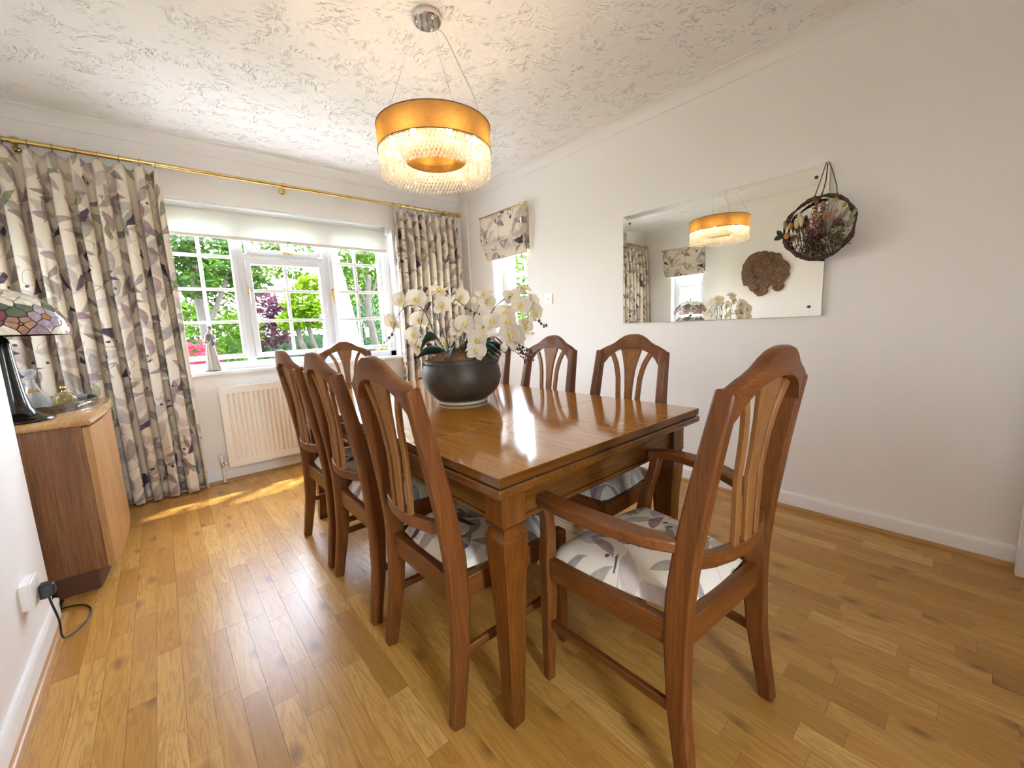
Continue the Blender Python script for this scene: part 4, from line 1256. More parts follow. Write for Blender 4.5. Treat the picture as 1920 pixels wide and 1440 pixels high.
for si, (lb, path, fls, nb, tan) in enumerate(stems):
    root = path[0]
    t_ = thing('orchid', lb, 'orchid', root, 0, 'orchids in the bronze bowl')
    R0 = Vector(root)
    pth = catmull(path, 5)
    n_ = len(pth)
    MB().tube([p - R0 for p in pth], [0.0032 - 0.002 * i / n_ for i in range(n_)], 6).build('stem', M_STEM, t_, smooth=60)
    if tan or si in (0, 4):
        MB().tube([(0.006, 0.004, -0.02), (0.004, 0.0, 0.14), (-0.004, -0.002, 0.20)], 0.002, 5).build('support_cane', M_STEMG, t_, smooth=60)
    for fi in fls:
        p = Vector(FL[fi])
        q = min(pth[6:], key=lambda a: (a - p).length + (0.02 if a.z > p.z else 0))
        view = (Vector((0, 0, CAM_H)) - p).normalized()
        face = view * 0.8 + Vector((rr.uniform(-0.6, 0.6), rr.uniform(-0.5, 0.4), rr.uniform(-0.15, 0.5)))
        if fi in (2, 5): face = Vector((-0.3, -0.3, 0.9))
        if fi in (0, 9): face = Vector((-0.75, -0.25, -0.15))
        if fi in (20,): face = Vector((0.2, -0.5, 0.8))
        if fi in (21, 22): face = Vector((0.3, -0.9, 0.0))
        flower(t_, p, face, rr.uniform(-0.4, 0.4), rr.uniform(1.1, 1.3))
        bk = p - face.normalized() * 0.012
        MB().tube([q - R0, (q + bk) / 2 + Vector((0, 0, 0.006)) - R0, bk - R0], 0.0014, 5).build('flower_stalk', M_STEM, t_, smooth=60)
    for b_ in range(nb):
        i = n_ - 1 - int(b_ * n_ * 0.30 / max(1, nb))
        p = pth[max(0, i)] + Vector((rr.uniform(-1, 1), rr.uniform(-1, 1), rr.uniform(-1, 0.4))) * 0.010
        s_ = 0.0045 + 0.0022 * b_ / max(1, nb) * 1.3
        MB().ball(p - R0, (s_, s_, s_ * 1.35), 8, 6).build('bud', M_BUD, t_, smooth=60)
    if si == 2:
        MB().ball(Vector((1.205, 1.665, 1.245)) - R0, (0.017, 0.017, 0.022), 10, 8).build('bud', M_BUDW, t_, smooth=60)
    if si == 4:
        MB().ball(Vector((1.245, 1.50, 1.015)) - R0, (0.018, 0.018, 0.022), 10, 8).build('bud', M_BUDW, t_, smooth=60)
    # strap leaves at the foot
    leaf_dirs = {0: [(-0.8, 0.35, 0.03), (-0.55, 0.55, 0.085)], 1: [(-0.35, -0.35, 0.045)], 2: [(-0.5, -0.75, 0.03)], 3: [(0.2, 0.3, 0.06), (-0.2, -0.45, 0.03)], 4: [(0.5, -0.5, 0.03), (0.25, -0.7, 0.02)], 5: [(0.75, -0.45, 0.04), (0.6, -0.1, 0.05)], 6: [(0.5, 0.3, 0.05)]}[si]
    for dx, dy, rise in leaf_dirs:
        d_ = Vector((dx, dy, 0)); L = d_.length * 0.13 + 0.03; d_.normalize()
        sd = Vector((-d_.y, d_.x, 0)) * 0.72 + Vector((0, 0, 0.69 if dx < 0 else -0.69))
        rows = []
        for i in range(9):
            t = i / 8
            w_ = 0.034 * (sin(pi * (0.08 + 0.90 * t))) ** 0.7
            c_ = d_ * L * t + Vector((0, 0, rise * sin(pi * min(1, t * 0.85)) * 1.2 - 0.02 * t * t))
            rows.append([c_ + sd * w_ * s + Vector((0, 0, 0.010 * abs(s) - 0.006)) for s in (-1, -0.5, 0, 0.5, 1)])
        lf = grid_uv('leaf', rows, [[(0, 0)] * 5] * 9, M_LEAF, t_, 0.0015)
# dark red berry sprig and twigs hanging over the rim
sp = thing('berry_sprig', 'dark red berried sprig hanging over the right rim of the bowl', 'sprig', (1.235, 1.575, ZR - 0.01))
M_RED = plain('dark_red_berry', (0.12, 0.018, 0.022), 0.4)
MB().tube(catmull([(0, 0, 0), (0.05, -0.03, 0.03), (0.10, -0.065, 0.01), (0.15, -0.10, -0.055)], 5), 0.0017, 5).build('twig', M_STEM, sp)
for i in range(58):
    t = rr.uniform(0.4, 1.0)
    p = Vector((0.15 * t, -0.10 * t, 0.07 * sin(2.6 * t) - 0.062 * t * t * 1.3)) + Vector((rr.gauss(0, 0.011), rr.gauss(0, 0.011), rr.gauss(0, 0.012)))
    MB().ball(p, (0.0065, 0.0045, 0.0075) if i % 2 else 0.0052, 6, 4).build('berry', M_RED if i % 5 else plain('pink_berry', (0.35, 0.13, 0.13), 0.5), sp, smooth=60)
sg = thing('bud_sprig', 'thin sprig of tiny green buds trailing over the front rim', 'sprig', (1.155, 1.545, ZR - 0.005))
MB().tube(catmull([(0, 0, 0), (0.012, -0.03, 0.02), (0.024, -0.052, -0.02), (0.034, -0.06, -0.07)], 5), 0.0014, 5).build('twig', M_STEM, sg)
for i in range(9):
    t = i / 8
    MB().ball((0.004 + 0.03 * t + rr.uniform(-.006, .006), -0.025 - 0.038 * t, 0.018 - 0.09 * t * t), 0.0045 - 0.002 * t, 6, 5).build('bud', plain('green_bud', (0.20, 0.22, 0.10), 0.5), sg, smooth=60)

# ================================================================== sideboard and what stands on it
SY0, SY1, SBX, STZ = 2.585, 3.545, -0.735, 0.785
sb = thing('sideboard', 'teak sideboard with a bowed front standing in the recess', 'sideboard', (0, 0, 0))
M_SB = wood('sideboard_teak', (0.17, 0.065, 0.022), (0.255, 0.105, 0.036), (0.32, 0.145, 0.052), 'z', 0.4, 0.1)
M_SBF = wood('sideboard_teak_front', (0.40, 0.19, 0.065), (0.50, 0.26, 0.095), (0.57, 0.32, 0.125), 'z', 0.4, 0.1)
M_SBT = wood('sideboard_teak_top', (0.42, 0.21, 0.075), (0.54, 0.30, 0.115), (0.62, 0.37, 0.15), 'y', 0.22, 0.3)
ym, hl = (SY0 + SY1) / 2, (SY1 - SY0) / 2
def bowx(y, base): return base + 0.030 * (1 - ((y - ym) / hl) ** 2)
def bow_poly(base, y0, y1, back, n=14):
    return [(back, y0)] + [(bowx(y0 + (y1 - y0) * i / n, base), y0 + (y1 - y0) * i / n) for i in range(n + 1)] + [(back, y1)]
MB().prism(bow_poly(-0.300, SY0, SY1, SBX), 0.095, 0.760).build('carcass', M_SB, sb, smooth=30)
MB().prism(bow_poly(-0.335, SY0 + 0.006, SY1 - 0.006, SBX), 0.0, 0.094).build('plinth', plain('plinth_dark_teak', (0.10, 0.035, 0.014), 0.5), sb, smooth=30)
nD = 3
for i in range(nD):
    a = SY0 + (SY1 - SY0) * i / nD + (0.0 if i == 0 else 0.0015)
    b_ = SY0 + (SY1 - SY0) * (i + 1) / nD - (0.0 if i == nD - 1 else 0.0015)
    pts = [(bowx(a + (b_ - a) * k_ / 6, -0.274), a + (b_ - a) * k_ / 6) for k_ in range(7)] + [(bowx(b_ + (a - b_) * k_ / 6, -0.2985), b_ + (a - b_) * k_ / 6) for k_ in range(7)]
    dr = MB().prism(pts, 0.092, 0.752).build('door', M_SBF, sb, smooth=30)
    dr['label'] = 'lighter teak door'
    yk = b_ - 0.04 if i < 2 else a + 0.04
tp = []
for z, o_ in ((0.760, 0.0), (0.764, 0.010), (0.772, 0.014), (0.780, 0.010), (0.785, 0.002)):
    tp.append([(x_ + (o_ if x_ > SBX + 0.01 else -0.0), y_ + (-o_ if y_ < SY0 + 0.001 else (o_ if y_ > SY1 - 0.001 else 0)), z) for x_, y_ in bow_poly(-0.276, SY0 - 0.004, SY1 + 0.004, SBX)])
MB().loft(tp).build('top', M_SBT, sb, smooth=40)

# ---- stained-glass table lamp
LXc, LYc = -0.512, 2.800
lamp = thing('table_lamp', 'stained-glass flower table lamp on the sideboard', 'lamp', (LXc, LYc, STZ))
M_BLK = plain('dark_bronze_gloss', (0.012, 0.010, 0.009), 0.18, 0.3, coat=0.4)
MB().lathe([(0.112, 0.0), (0.116, 0.006), (0.112, 0.014), (0.090, 0.021), (0.064, 0.036), (0.050, 0.065), (0.041, 0.12), (0.034, 0.20), (0.029, 0.28), (0.027, 0.35), (0.020, 0.37), (0.008, 0.38), (0.006, 0.56)], 36).build('stem_base', M_BLK, lamp, smooth=50)
SP = [(0.214, 0.382), (0.219, 0.400), (0.217, 0.420), (0.207, 0.450), (0.190, 0.483), (0.165, 0.515), (0.130, 0.545), (0.085, 0.568), (0.034, 0.580)]
shade = MB().loft([[((r - 0.002 - q) * cos(2 * pi * j / 48), (r - 0.002 - q) * sin(2 * pi * j / 48), z) for j in range(48)] for q in (0, 0.002) for r, z in (SP if q == 0 else SP[::-1])], closed=True).build('lead_shade', plain('lead_came', (0.018, 0.016, 0.016), 0.4, 0.4), lamp, smooth=50)
MB().lathe([(0.036, 0.577), (0.030, 0.586), (0.012, 0.592), (0.008, 0.604), (0.010, 0.612), (0.002, 0.622)], 16).build('finial', M_BLK, lamp, smooth=50)
arc = [0.0]
for (r0, z0), (r1, z1) in zip(SP, SP[1:]): arc.append(arc[-1] + sqrt((r1 - r0) ** 2 + (z1 - z0) ** 2))
S_TOT = arc[-1]
def on_shade(th, s, out):
    s = min(max(s, 0.0), S_TOT - 1e-6)
    for i in range(len(arc) - 1):
        if s <= arc[i + 1]:
            t = (s - arc[i]) / (arc[i + 1] - arc[i])
            r = SP[i][0] + (SP[i + 1][0] - SP[i][0]) * t
            z = SP[i][1] + (SP[i + 1][1] - SP[i][1]) * t
            dr_, dz_ = SP[i + 1][0] - SP[i][0], SP[i + 1][1] - SP[i][1]
            ln = sqrt(dr_ ** 2 + dz_ ** 2)
            nr_, nz_ = dz_ / ln, -dr_ / ln
            if nr_ < 0 and nz_ < 0: nr_, nz_ = -nr_, -nz_
            r2, z2 = r + nr_ * out, z + nz_ * out
            return (r2 * cos(th), r2 * sin(th), z2)
rr = random.Random(33)
seeds = []       # theta, s, kind
NF = 7
for f_ in range(NF):
    th0, s0 = 2 * pi * f_ / NF + 0.25, 0.078
    seeds.append((th0, s0, 'eye'))
    for k_ in range(5):
        a = 2 * pi * k_ / 5 + 0.3 * f_
        seeds.append((th0 + 0.026 * cos(a) / 0.2 * 1.25, s0 + 0.028 * sin(a), 'petal%d' % (f_ % 3)))
    for k_ in range(5):
        a = 2 * pi * k_ / 5 + 1
        seeds.append((th0 + pi / NF + 0.011 * cos(a) / 0.2 * 1.2, 0.045 + 0.012 * sin(a), 'small'))
    seeds.append((th0 + pi / NF, 0.045, 'eye'))
    for dth, s_ in ((0.26, 0.135), (-0.24, 0.125), (0.45, 0.090)):
        seeds.append((th0 + dth, s_, 'leaf'))
for i in range(14): seeds.append((2 * pi * (i + rr.uniform(-.2, .2)) / 14, 0.012, 'cream' if i % 3 else 'mauve'))
for i in range(16): seeds.append((2 * pi * (i + rr.uniform(-.3, .3)) / 16, 0.155 + rr.uniform(-.01, .01), 'cream'))
for i in range(12): seeds.append((2 * pi * (i + rr.uniform(-.2, .2)) / 12, 0.192, 'cream'))
for i in range(10): seeds.append((2 * pi * (i + rr.uniform(-.1, .1)) / 10, 0.232, 'cream' if i % 2 else 'grey'))
for i in range(8): seeds.append((2 * pi * i / 8, 0.268, 'cream'))
GC = {'eye': (0.35, 0.16, 0.05), 'petal0': (0.36, 0.31, 0.37), 'petal1': (0.40, 0.26, 0.30), 'petal2': (0.22, 0.07, 0.09), 'small': (0.38, 0.215, 0.16), 'leaf': (0.10, 0.13, 0.08), 'cream': (0.78, 0.72, 0.60), 'mauve': (0.34, 0.26, 0.32), 'grey': (0.36, 0.34, 0.32)}
GM = {k_: plain('opal_glass_' + k_, c_, 0.12, noise=0.25, nscale=40, coat=0.3) for k_, c_ in GC.items()}
RM = 0.2
S2 = [((t % (2 * pi)), s_, kd) for t, s_, kd in seeds]
for t0, s0, kd in S2:
    poly = [(-0.09, -s0), (0.09, -s0), (0.09, S_TOT - s0 - 0.004), (-0.09, S_TOT - s0 - 0.004)]
    for t1, s1, _k in S2:
        dth = (t1 - t0 + pi) % (2 * pi) - pi
        dx, dy = dth * RM, s1 - s0
        d2 = dx * dx + dy * dy
        if d2 < 1e-9 or d2 > 0.04: continue
        out_ = []
        for (ax, ay), (bx_, by_) in zip(poly, poly[1:] + poly[:1]):
            da, db = ax * dx + ay * dy - d2 / 2, bx_ * dx + by_ * dy - d2 / 2
            if da <= 0: out_.append((ax, ay))
            if (da < 0 < db) or (db < 0 < da):
                t = da / (da - db)
                out_.append((ax + (bx_ - ax) * t, ay + (by_ - ay) * t))
        poly = out_
        if len(poly) < 3: break
    if len(poly) < 3: continue
    cx_, cy_ = sum(p[0] for p in poly) / len(poly), sum(p[1] for p in poly) / len(poly)
    ins = []
    for px_, py_ in poly:
        d_ = sqrt((px_ - cx_) ** 2 + (py_ - cy_) ** 2)
        f_ = max(0.3, 1 - 0.0023 / max(d_, 0.003))
        ins.append((cx_ + (px_ - cx_) * f_, cy_ + (py_ - cy_) * f_))
    # subdivide the outline so that each piece follows the curve of the shade
    fine = []
    for (ax, ay), (bx_, by_) in zip(ins, ins[1:] + ins[:1]):
        n_ = max(1, int(sqrt((bx_ - ax) ** 2 + (by_ - ay) ** 2) / 0.012))
        for k_ in range(n_): fine.append((ax + (bx_ - ax) * k_ / n_, ay + (by_ - ay) * k_ / n_))
    mb = MB()
    nF = len(fine)
    ctr = on_shade(t0 + cx_ / RM, s0 + cy_, 0.0032)
    vv = [on_shade(t0 + a / RM, s0 + b_, -0.001) for a, b_ in fine] + [on_shade(t0 + a / RM, s0 + b_, 0.0022) for a, b_ in fine] + [ctr]
    fs = [(i, (i + 1) % nF, nF + (i + 1) % nF, nF + i) for i in range(nF)] + [(nF + i, nF + (i + 1) % nF, 2 * nF) for i in range(nF)]
    mb.add(vv, fs)
    mb.build('glass_piece', GM[kd], shade, smooth=40)

# ---- silver gallery tray, decanters, scent bottle
tray = thing('silver_tray', 'oval silver gallery tray on the sideboard', 'tray', (-0.485, 3.215, STZ))
M_SIL = plain('old_silver', (0.20, 0.18, 0.155), 0.3, 0.85, noise=0.5, nscale=90)
def oval(mb, prof, ax, ay, n=48):
    mb.loft([[((ax + d_) * cos(2 * pi * j / n), (ay + d_) * sin(2 * pi * j / n), z) for j in range(n)] for d_, z in prof], cap=False)
mb = MB(); mb.prism([(0.19 * cos(2 * pi * j / 48), 0.290 * sin(2 * pi * j / 48)) for j in range(48)], 0.004, 0.008); mb.build('tray_base', plain('tray_dark', (0.05, 0.04, 0.035), 0.2, 0.8), tray, smooth=40)
mb = MB(); oval(mb, [(0, 0.0), (0.004, 0.0), (0.005, 0.036), (0.008, 0.040), (0.004, 0.043), (0, 0.040), (0, 0.0)], 0.19, 0.29); mb.build('gallery_rim', M_SIL, tray, smooth=40)
for a in (-0.55, 2.6):
    MB().tube([((0.197 + 0.012 * sin(pi * t)) * cos(a + (t - 0.5) * 0.5), (0.297 + 0.012 * sin(pi * t)) * sin(a + (t - 0.5) * 0.5), 0.02 + 0.012 * sin(pi * t)) for t in [i / 8 for i in range(9)]], 0.005, 8).build('tray_handle', M_CHROME, tray, smooth=60)
M_CUT = cut_glass('decanter_glass', (0.97, 0.98, 0.98), 0.28, (0.9, 0.92, 0.92))
def decanter(loc, label, prof, stop, n=12):
    t_ = thing('decanter', label, 'decanter', loc, 0.3, 'decanters on the silver tray')
    MB().lathe(prof, n).build('body', M_CUT, t_, smooth=20)
    MB().lathe(stop, n).build('stopper', M_CUT, t_, smooth=20)
    return t_
dz = STZ + 0.009
d_ = decanter((-0.522, 3.235, dz), 'squat cut-glass ship decanter on the silver tray', [(0.055, 0), (0.062, 0.006), (0.064, 0.02), (0.060, 0.045), (0.045, 0.075), (0.026, 0.105), (0.018, 0.135), (0.016, 0.155), (0.024, 0.162), (0.020, 0.166)], [(0.012, 0.150), (0.014, 0.166), (0.026, 0.180), (0.028, 0.195), (0.020, 0.206), (0.006, 0.210)], 14)
MB().box(-0.020, -0.034, 0.085, 0.020, -0.030, 0.105).build('neck_label', M_BRASS, d_, bevel=0.002)
decanter((-0.600, 3.335, dz), 'taller square cut-glass decanter behind the ship decanter', [(0.042, 0), (0.045, 0.005), (0.045, 0.10), (0.040, 0.125), (0.020, 0.145), (0.017, 0.165), (0.026, 0.172)], [(0.012, 0.160), (0.030, 0.178), (0.036, 0.200), (0.030, 0.216), (0.008, 0.222)], 8)
gb = thing('scent_bottle', 'round glass bottle with a gold ball stopper on the tray', 'bottle', (-0.422, 3.300, dz))
MB().lathe([(0.030, 0), (0.044, 0.006), (0.050, 0.022), (0.047, 0.040), (0.034, 0.058), (0.014, 0.068), (0.010, 0.072)], 20).build('glass_body', cut_glass('gold_glass', (0.95, 0.88, 0.62), 0.35, (0.75, 0.62, 0.30)), gb, smooth=40)
st_ = MB().ball((0, 0, 0.090), 0.015, 14, 10).build('stopper', M_BRASS, gb, smooth=60)
MB().lathe([(0.012, 0.070), (0.008, 0.076), (0.008, 0.080)], 12).build('collar', M_BRASS, st_, smooth=50)
gb2 = thing('crystal_dish', 'small lidded crystal dish beside the gold-stoppered bottle', 'dish', (-0.372, 3.385, dz))
MB().lathe([(0.022, 0), (0.030, 0.008), (0.032, 0.024), (0.028, 0.026)], 12).build('bowl', M_CUT, gb2, smooth=20)
MB().lathe([(0.032, 0.027), (0.026, 0.038), (0.010, 0.046), (0.004, 0.056)], 12).build('lid', M_CUT, gb2, smooth=20)

# ---- socket, plug and lead on the near left wall
so = thing('power_socket', 'white power socket low on the near left wall', 'socket', (LX, 2.090, 0.280))
box('backbox', M_TRIM, 0.0, -0.050, -0.045, 0.022, 0.050, 0.045, so, 0.002)
box('faceplate', M_TRIM, 0.022, -0.052, -0.047, 0.030, 0.052, 0.047, so, 0.003)
box('rocker', plain('socket_switch', (0.75, 0.74, 0.72), 0.3), 0.030, 0.018, 0.012, 0.033, 0.030, 0.034, so, 0.001)
pg = thing('power_plug', 'black plug with a lead trailing over the skirting to the floor', 'plug', (LX + 0.0335, 2.112, 0.262))
MB().loft([[(x_, -h_, -v_), (x_, h_, -v_), (x_, h_ * 0.75, v_), (x_, -h_ * 0.75, v_)] for x_, h_, v_ in ((0.0, 0.024, 0.024), (0.018, 0.024, 0.024), (0.030, 0.019, 0.020), (0.036, 0.017, 0.018))]).build('plug_body', plain('black_plastic', (0.015, 0.015, 0.016), 0.35), pg, bevel=0.003)
O_ = Vector((LX + 0.0335, 2.112, 0.262))
cab = [(LX + 0.050, 2.112, 0.236), (LX + 0.050, 2.125, 0.20), (LX + 0.055, 2.145, 0.12), (LX + 0.050, 2.165, 0.05), (LX + 0.055, 2.195, 0.020), (LX + 0.075, 2.25, 0.008), (LX + 0.098, 2.32, 0.005), (LX + 0.100, 2.40, 0.005), (LX + 0.060, 2.470, 0.005), (LX - 0.03, 2.495, 0.006), (LX - 0.2, 2.50, 0.006), (LX - 0.33, 2.53, 0.006)]
MB().tube([p - O_ for p in catmull(cab, 6)], 0.0034, 7).build('lead', plain('black_flex', (0.012, 0.012, 0.013), 0.4), pg, smooth=60)

# ================================================================== mirror, hoop, burl
mi = thing('wall_mirror', 'wide wall mirror with slanting glass edges and the dried flower hoop on its corner', 'mirror', (RX, 0, 0))
M_MIR = plain('mirror_silver', (0.93, 0.94, 0.91), 0.004, 1.0)
y0, y1, z0, z1, bv = 0.577, 1.785, 1.100, 1.858, 0.028
mb = MB()
def rect(d_, i): return [(d_, y0 + i, z0 + i), (d_, y1 - i, z0 + i), (d_, y1 - i, z1 - i), (d_, y0 + i, z1 - i)]
ME = mb
mb.add(rect(-0.0150, bv) , [(0, 1, 2, 3)])
mb.build('mirror_glass', M_MIR, mi)
for k_ in range(4):
    mb = MB()
    a, b_ = rect(-0.0150, bv), rect(-0.0158, 0)
    mb.add([a[k_], a[(k_ + 1) % 4], b_[(k_ + 1) % 4], b_[k_]], [(0, 1, 2, 3)])
    mb.build('bevelled_edge', M_MIR, mi)
mb = MB(); mb.loft([rect(-0.0157, 0), rect(-0.002, 0)], cap=False); mb.build('glass_edge', plain('mirror_edge', (0.55, 0.60, 0.56), 0.2), mi)
for yy in (y0 + 0.055, y1 - 0.055):
    for zz in (z0 + 0.05, z1 - 0.055):
        n_ = 12
        MB().loft([[(d_, yy + r_ * cos(2 * pi * j / n_), zz + r_ * sin(2 * pi * j / n_)) for j in range(n_)] for r_, d_ in ((0.0085, -0.015), (0.0085, -0.017), (0.006, -0.0195), (0.001, -0.0205))]).build('fixing_stud', plain('stud_bronze', (0.09, 0.07, 0.05), 0.35, 0.8), mi, smooth=40)

hp = thing('dried_flower_hoop', 'vine hoop of dried flowers hanging on the mirror corner', 'flower hoop', (RX - 0.052, 0.602, 1.543))
M_VINE = plain('brown_vine', (0.075, 0.045, 0.028), 0.8, noise=0.5, nscale=60)
mb = MB()
rr = random.Random(4)
for k_ in range(4):
    pts = []
    for i in range(56):
        a = 2 * pi * i / 56
        r = 0.150 + 0.005 * sin(3 * a + k_) + 0.0045 * cos(11 * a + k_ * pi / 2)
        pts.append((0.012 * (cos(a)) * 0.8 - 0.01 + 0.0045 * sin(11 * a + k_ * pi / 2), r * cos(a), r * sin(a)))
    mb.tube(pts, 0.0042, 6, closed=True)
mb.build('vine_ring', M_VINE, hp, smooth=60)
M_CORD = plain('jute_cord', (0.20, 0.14, 0.085), 0.9)
MB().tube([(-0.012, 0.021, 0.155), (-0.002, 0.0, 0.24), (0.024, -0.011, 0.317), (0.030, -0.020, 0.318), (0.028, -0.035, 0.28), (0.012, -0.062, 0.19), (-0.010, -0.070, 0.145)], 0.0026, 6).build('hanging_cord', M_CORD, hp, smooth=60)
for yy, zz in ((0.021, 0.150), (-0.070, 0.140)):
    MB().ball((-0.012, yy, zz), (0.010, 0.007, 0.014), 8, 6).build('cord_knot', M_CORD, hp, smooth=60)
mb = MB()
for i in range(15):
    a = -0.13 + 0.26 * i / 14
    h_ = sqrt(max(0, 0.148 ** 2 - a * a))
    mb.tube([(0.006, a, -h_), (-0.004, a + rr.uniform(-.01, .01), -h_ * 0.4), (-0.002, a + rr.uniform(-.02, .02), h_ * rr.uniform(0.0, 0.5))], 0.0008, 4)
for i in range(22):
    a0, a1 = rr.uniform(0, 2 * pi), rr.uniform(0, 2 * pi)
    mb.tube([(0.0, 0.147 * cos(a0), 0.147 * sin(a0)), (-0.006, 0.05 * rr.uniform(-1, 1), 0.05 * rr.uniform(-1, 1)), (0.0, 0.147 * cos(a1), 0.147 * sin(a1))], 0.0006, 4)
o = mb.build('thread_web', plain('pale_thread', (0.40, 0.33, 0.25), 0.8), hp); o['kind'] = 'stuff'
HC = Vector((0.602, 1.543))
def hpt(y, z, d=-0.014): return (d, y - HC.x, z - HC.y)
M_STALK = plain('dry_stalk', (0.17, 0.13, 0.06), 0.8)
M_YEL = plain('dried_yellow', (0.48, 0.30, 0.04), 0.7)
for (y_, z_) in ((0.532, 1.662), (0.499, 1.630), (0.531, 1.609)):
    MB().ball(hpt(y_, z_, -0.02), 0.0105, 10, 8).build('billy_button', M_YEL, hp, smooth=60)
    MB().tube([hpt(y_, z_, -0.018), hpt(y_ + 0.02, z_ - 0.05, -0.018), hpt(0.585, 1.49)], 0.0013, 5).build('stalk', M_STALK, hp)
for (y_, z_) in ((0.720, 1.574), (0.735, 1.527)):
    MB().ball(hpt(y_, z_, -0.024), (0.012, 0.013, 0.017), 10, 8).build('yellow_seed_head', plain('amber_seed', (0.50, 0.24, 0.03), 0.45), hp, smooth=60)
for (y_, z_) in ((0.682, 1.611), (0.694, 1.583), (0.672, 1.59)):
    MB().ball(hpt(y_, z_, -0.02), (0.009, 0.011, 0.027), 10, 8).build('bunny_tail', plain('cream_fluff', (0.60, 0.50, 0.33), 0.95), hp, smooth=60)
    MB().tube([hpt(y_, z_ - 0.02), hpt(y_ - 0.02, z_ - 0.09)], 0.0012, 5).build('stalk', M_STALK, hp)
def plume(name, mat, y_, zt, zb, w0, w1, n, seed):
    r_ = random.Random(seed)
    mb = MB()
    mb.tube([hpt(y_, zb), hpt(y_, zt)], 0.0015, 5)
    for i in range(n):
        t = r_.random()
        s_ = w0 + (w1 - w0) * t
        c_ = hpt(y_ + r_.gauss(0, 0.55) * s_ + 0.012 * (t - .5), zt + (zb - zt) * t, -0.016 - abs(r_.gauss(0, 0.012)))
        mb.ball(c_, r_.uniform(0.0022, 0.0042), 5, 4)
    o_ = mb.build(name, mat, hp); o_['kind'] = 'stuff'
plume('pink_plume', translucent('dried_pink', (0.42, 0.17, 0.14), None, 0.2, random_island=0.5), 0.616, 1.678, 1.50, 0.006, 0.030, 260, 2)
plume('lavender_plume', translucent('dried_lavender', (0.14, 0.09, 0.12), None, 0.2, random_island=0.5), 0.632, 1.54, 1.43, 0.016, 0.036, 150, 3)
plume('brown_filler', translucent('dried_brown', (0.15, 0.10, 0.05), None, 0.2, random_island=0.6), 0.60, 1.51, 1.41, 0.05, 0.085, 420, 5)
r_ = random.Random(77)
for i in range(46):
    a = r_.uniform(-0.115, 0.125)
    h_ = sqrt(max(0, 0.146 ** 2 - a * a))
    tip = r_.uniform(-0.03, 0.05)
    MB().tube([(r_.uniform(-0.02, 0.004), a, -h_), (-0.016, a * 0.8 + r_.uniform(-.01, .01), -h_ * 0.5), (r_.uniform(-0.03, -0.01), a * 1.02 + r_.uniform(-.02, .02), tip)], 0.0013, 4).build('dried_stem', M_STALK if i % 3 else M_VINE, hp)
plume('moss_filler', translucent('dried_moss_green', (0.20, 0.18, 0.10), None, 0.2, random_island=0.6), 0.515, 1.55, 1.44, 0.03, 0.05, 260, 6)
def rosette(name, mat, y_, z_, r, n):
    mb = MB()
    for k_ in range(n):
        a = k_ * 2.4
        q = r * sqrt((k_ + 0.6) / n) * 0.75
        mb.ball(hpt(y_ + q * cos(a), z_ + q * sin(a), -0.026 + 0.3 * q), (r * 0.22, r * 0.34, r * 0.34), 7, 5)
    mb.build(name, mat, hp, smooth=60)
rosette('dried_rose', plain('dried_rose_red', (0.15, 0.045, 0.045), 0.8), 0.522, 1.555, 0.020, 10)
rosette('strawflower', plain('dried_coral', (0.40, 0.18, 0.09), 0.8), 0.568, 1.597, 0.022, 11)
rosette('white_strawflower', plain('dried_white', (0.55, 0.48, 0.40), 0.85), 0.565, 1.474, 0.022, 11)
rosette('mauve_head', plain('dried_mauve', (0.34, 0.25, 0.22), 0.85), 0.585, 1.652, 0.017, 8)
def hleaf(name, mat, a, b_, w):
    A, B = Vector(hpt(*a, -0.022)), Vector(hpt(*b_, -0.030))
    d_ = B - A
    sd = d_.cross(Vector((1, 0, 0))).normalized()
    rows = []
    for i in range(7):
        t = i / 6
        ww = w * sin(pi * (0.06 + 0.9 * t)) ** 0.8
        rows.append([A + d_ * t + sd * ww * s + Vector((-0.005 * abs(s), 0, 0)) for s in (-1, -0.5, 0, 0.5, 1)])
    grid_uv(name, rows, [[(0, 0)] * 5] * 7, mat, hp, 0.001)
M_DKL = plain('dried_green_leaf', (0.055, 0.065, 0.025), 0.7)
M_PAL = plain('pale_green_leaf', (0.30, 0.28, 0.17), 0.8)
hleaf('leaf', M_DKL, (0.745, 1.535), (0.790, 1.515), 0.015)
hleaf('leaf', M_DKL, (0.755, 1.53), (0.778, 1.560), 0.012)
hleaf('leaf', M_PAL, (0.48, 1.52), (0.455, 1.565), 0.013)
hleaf('leaf', M_PAL, (0.475, 1.56), (0.447, 1.60), 0.010)
hleaf('leaf', M_PAL, (0.500, 1.57), (0.478, 1.615), 0.009)
hleaf('leaf', M_PAL, (0.740, 1.56), (0.745, 1.605), 0.008)
hleaf('leaf', M_PAL, (0.55, 1.50), (0.50, 1.53), 0.011)

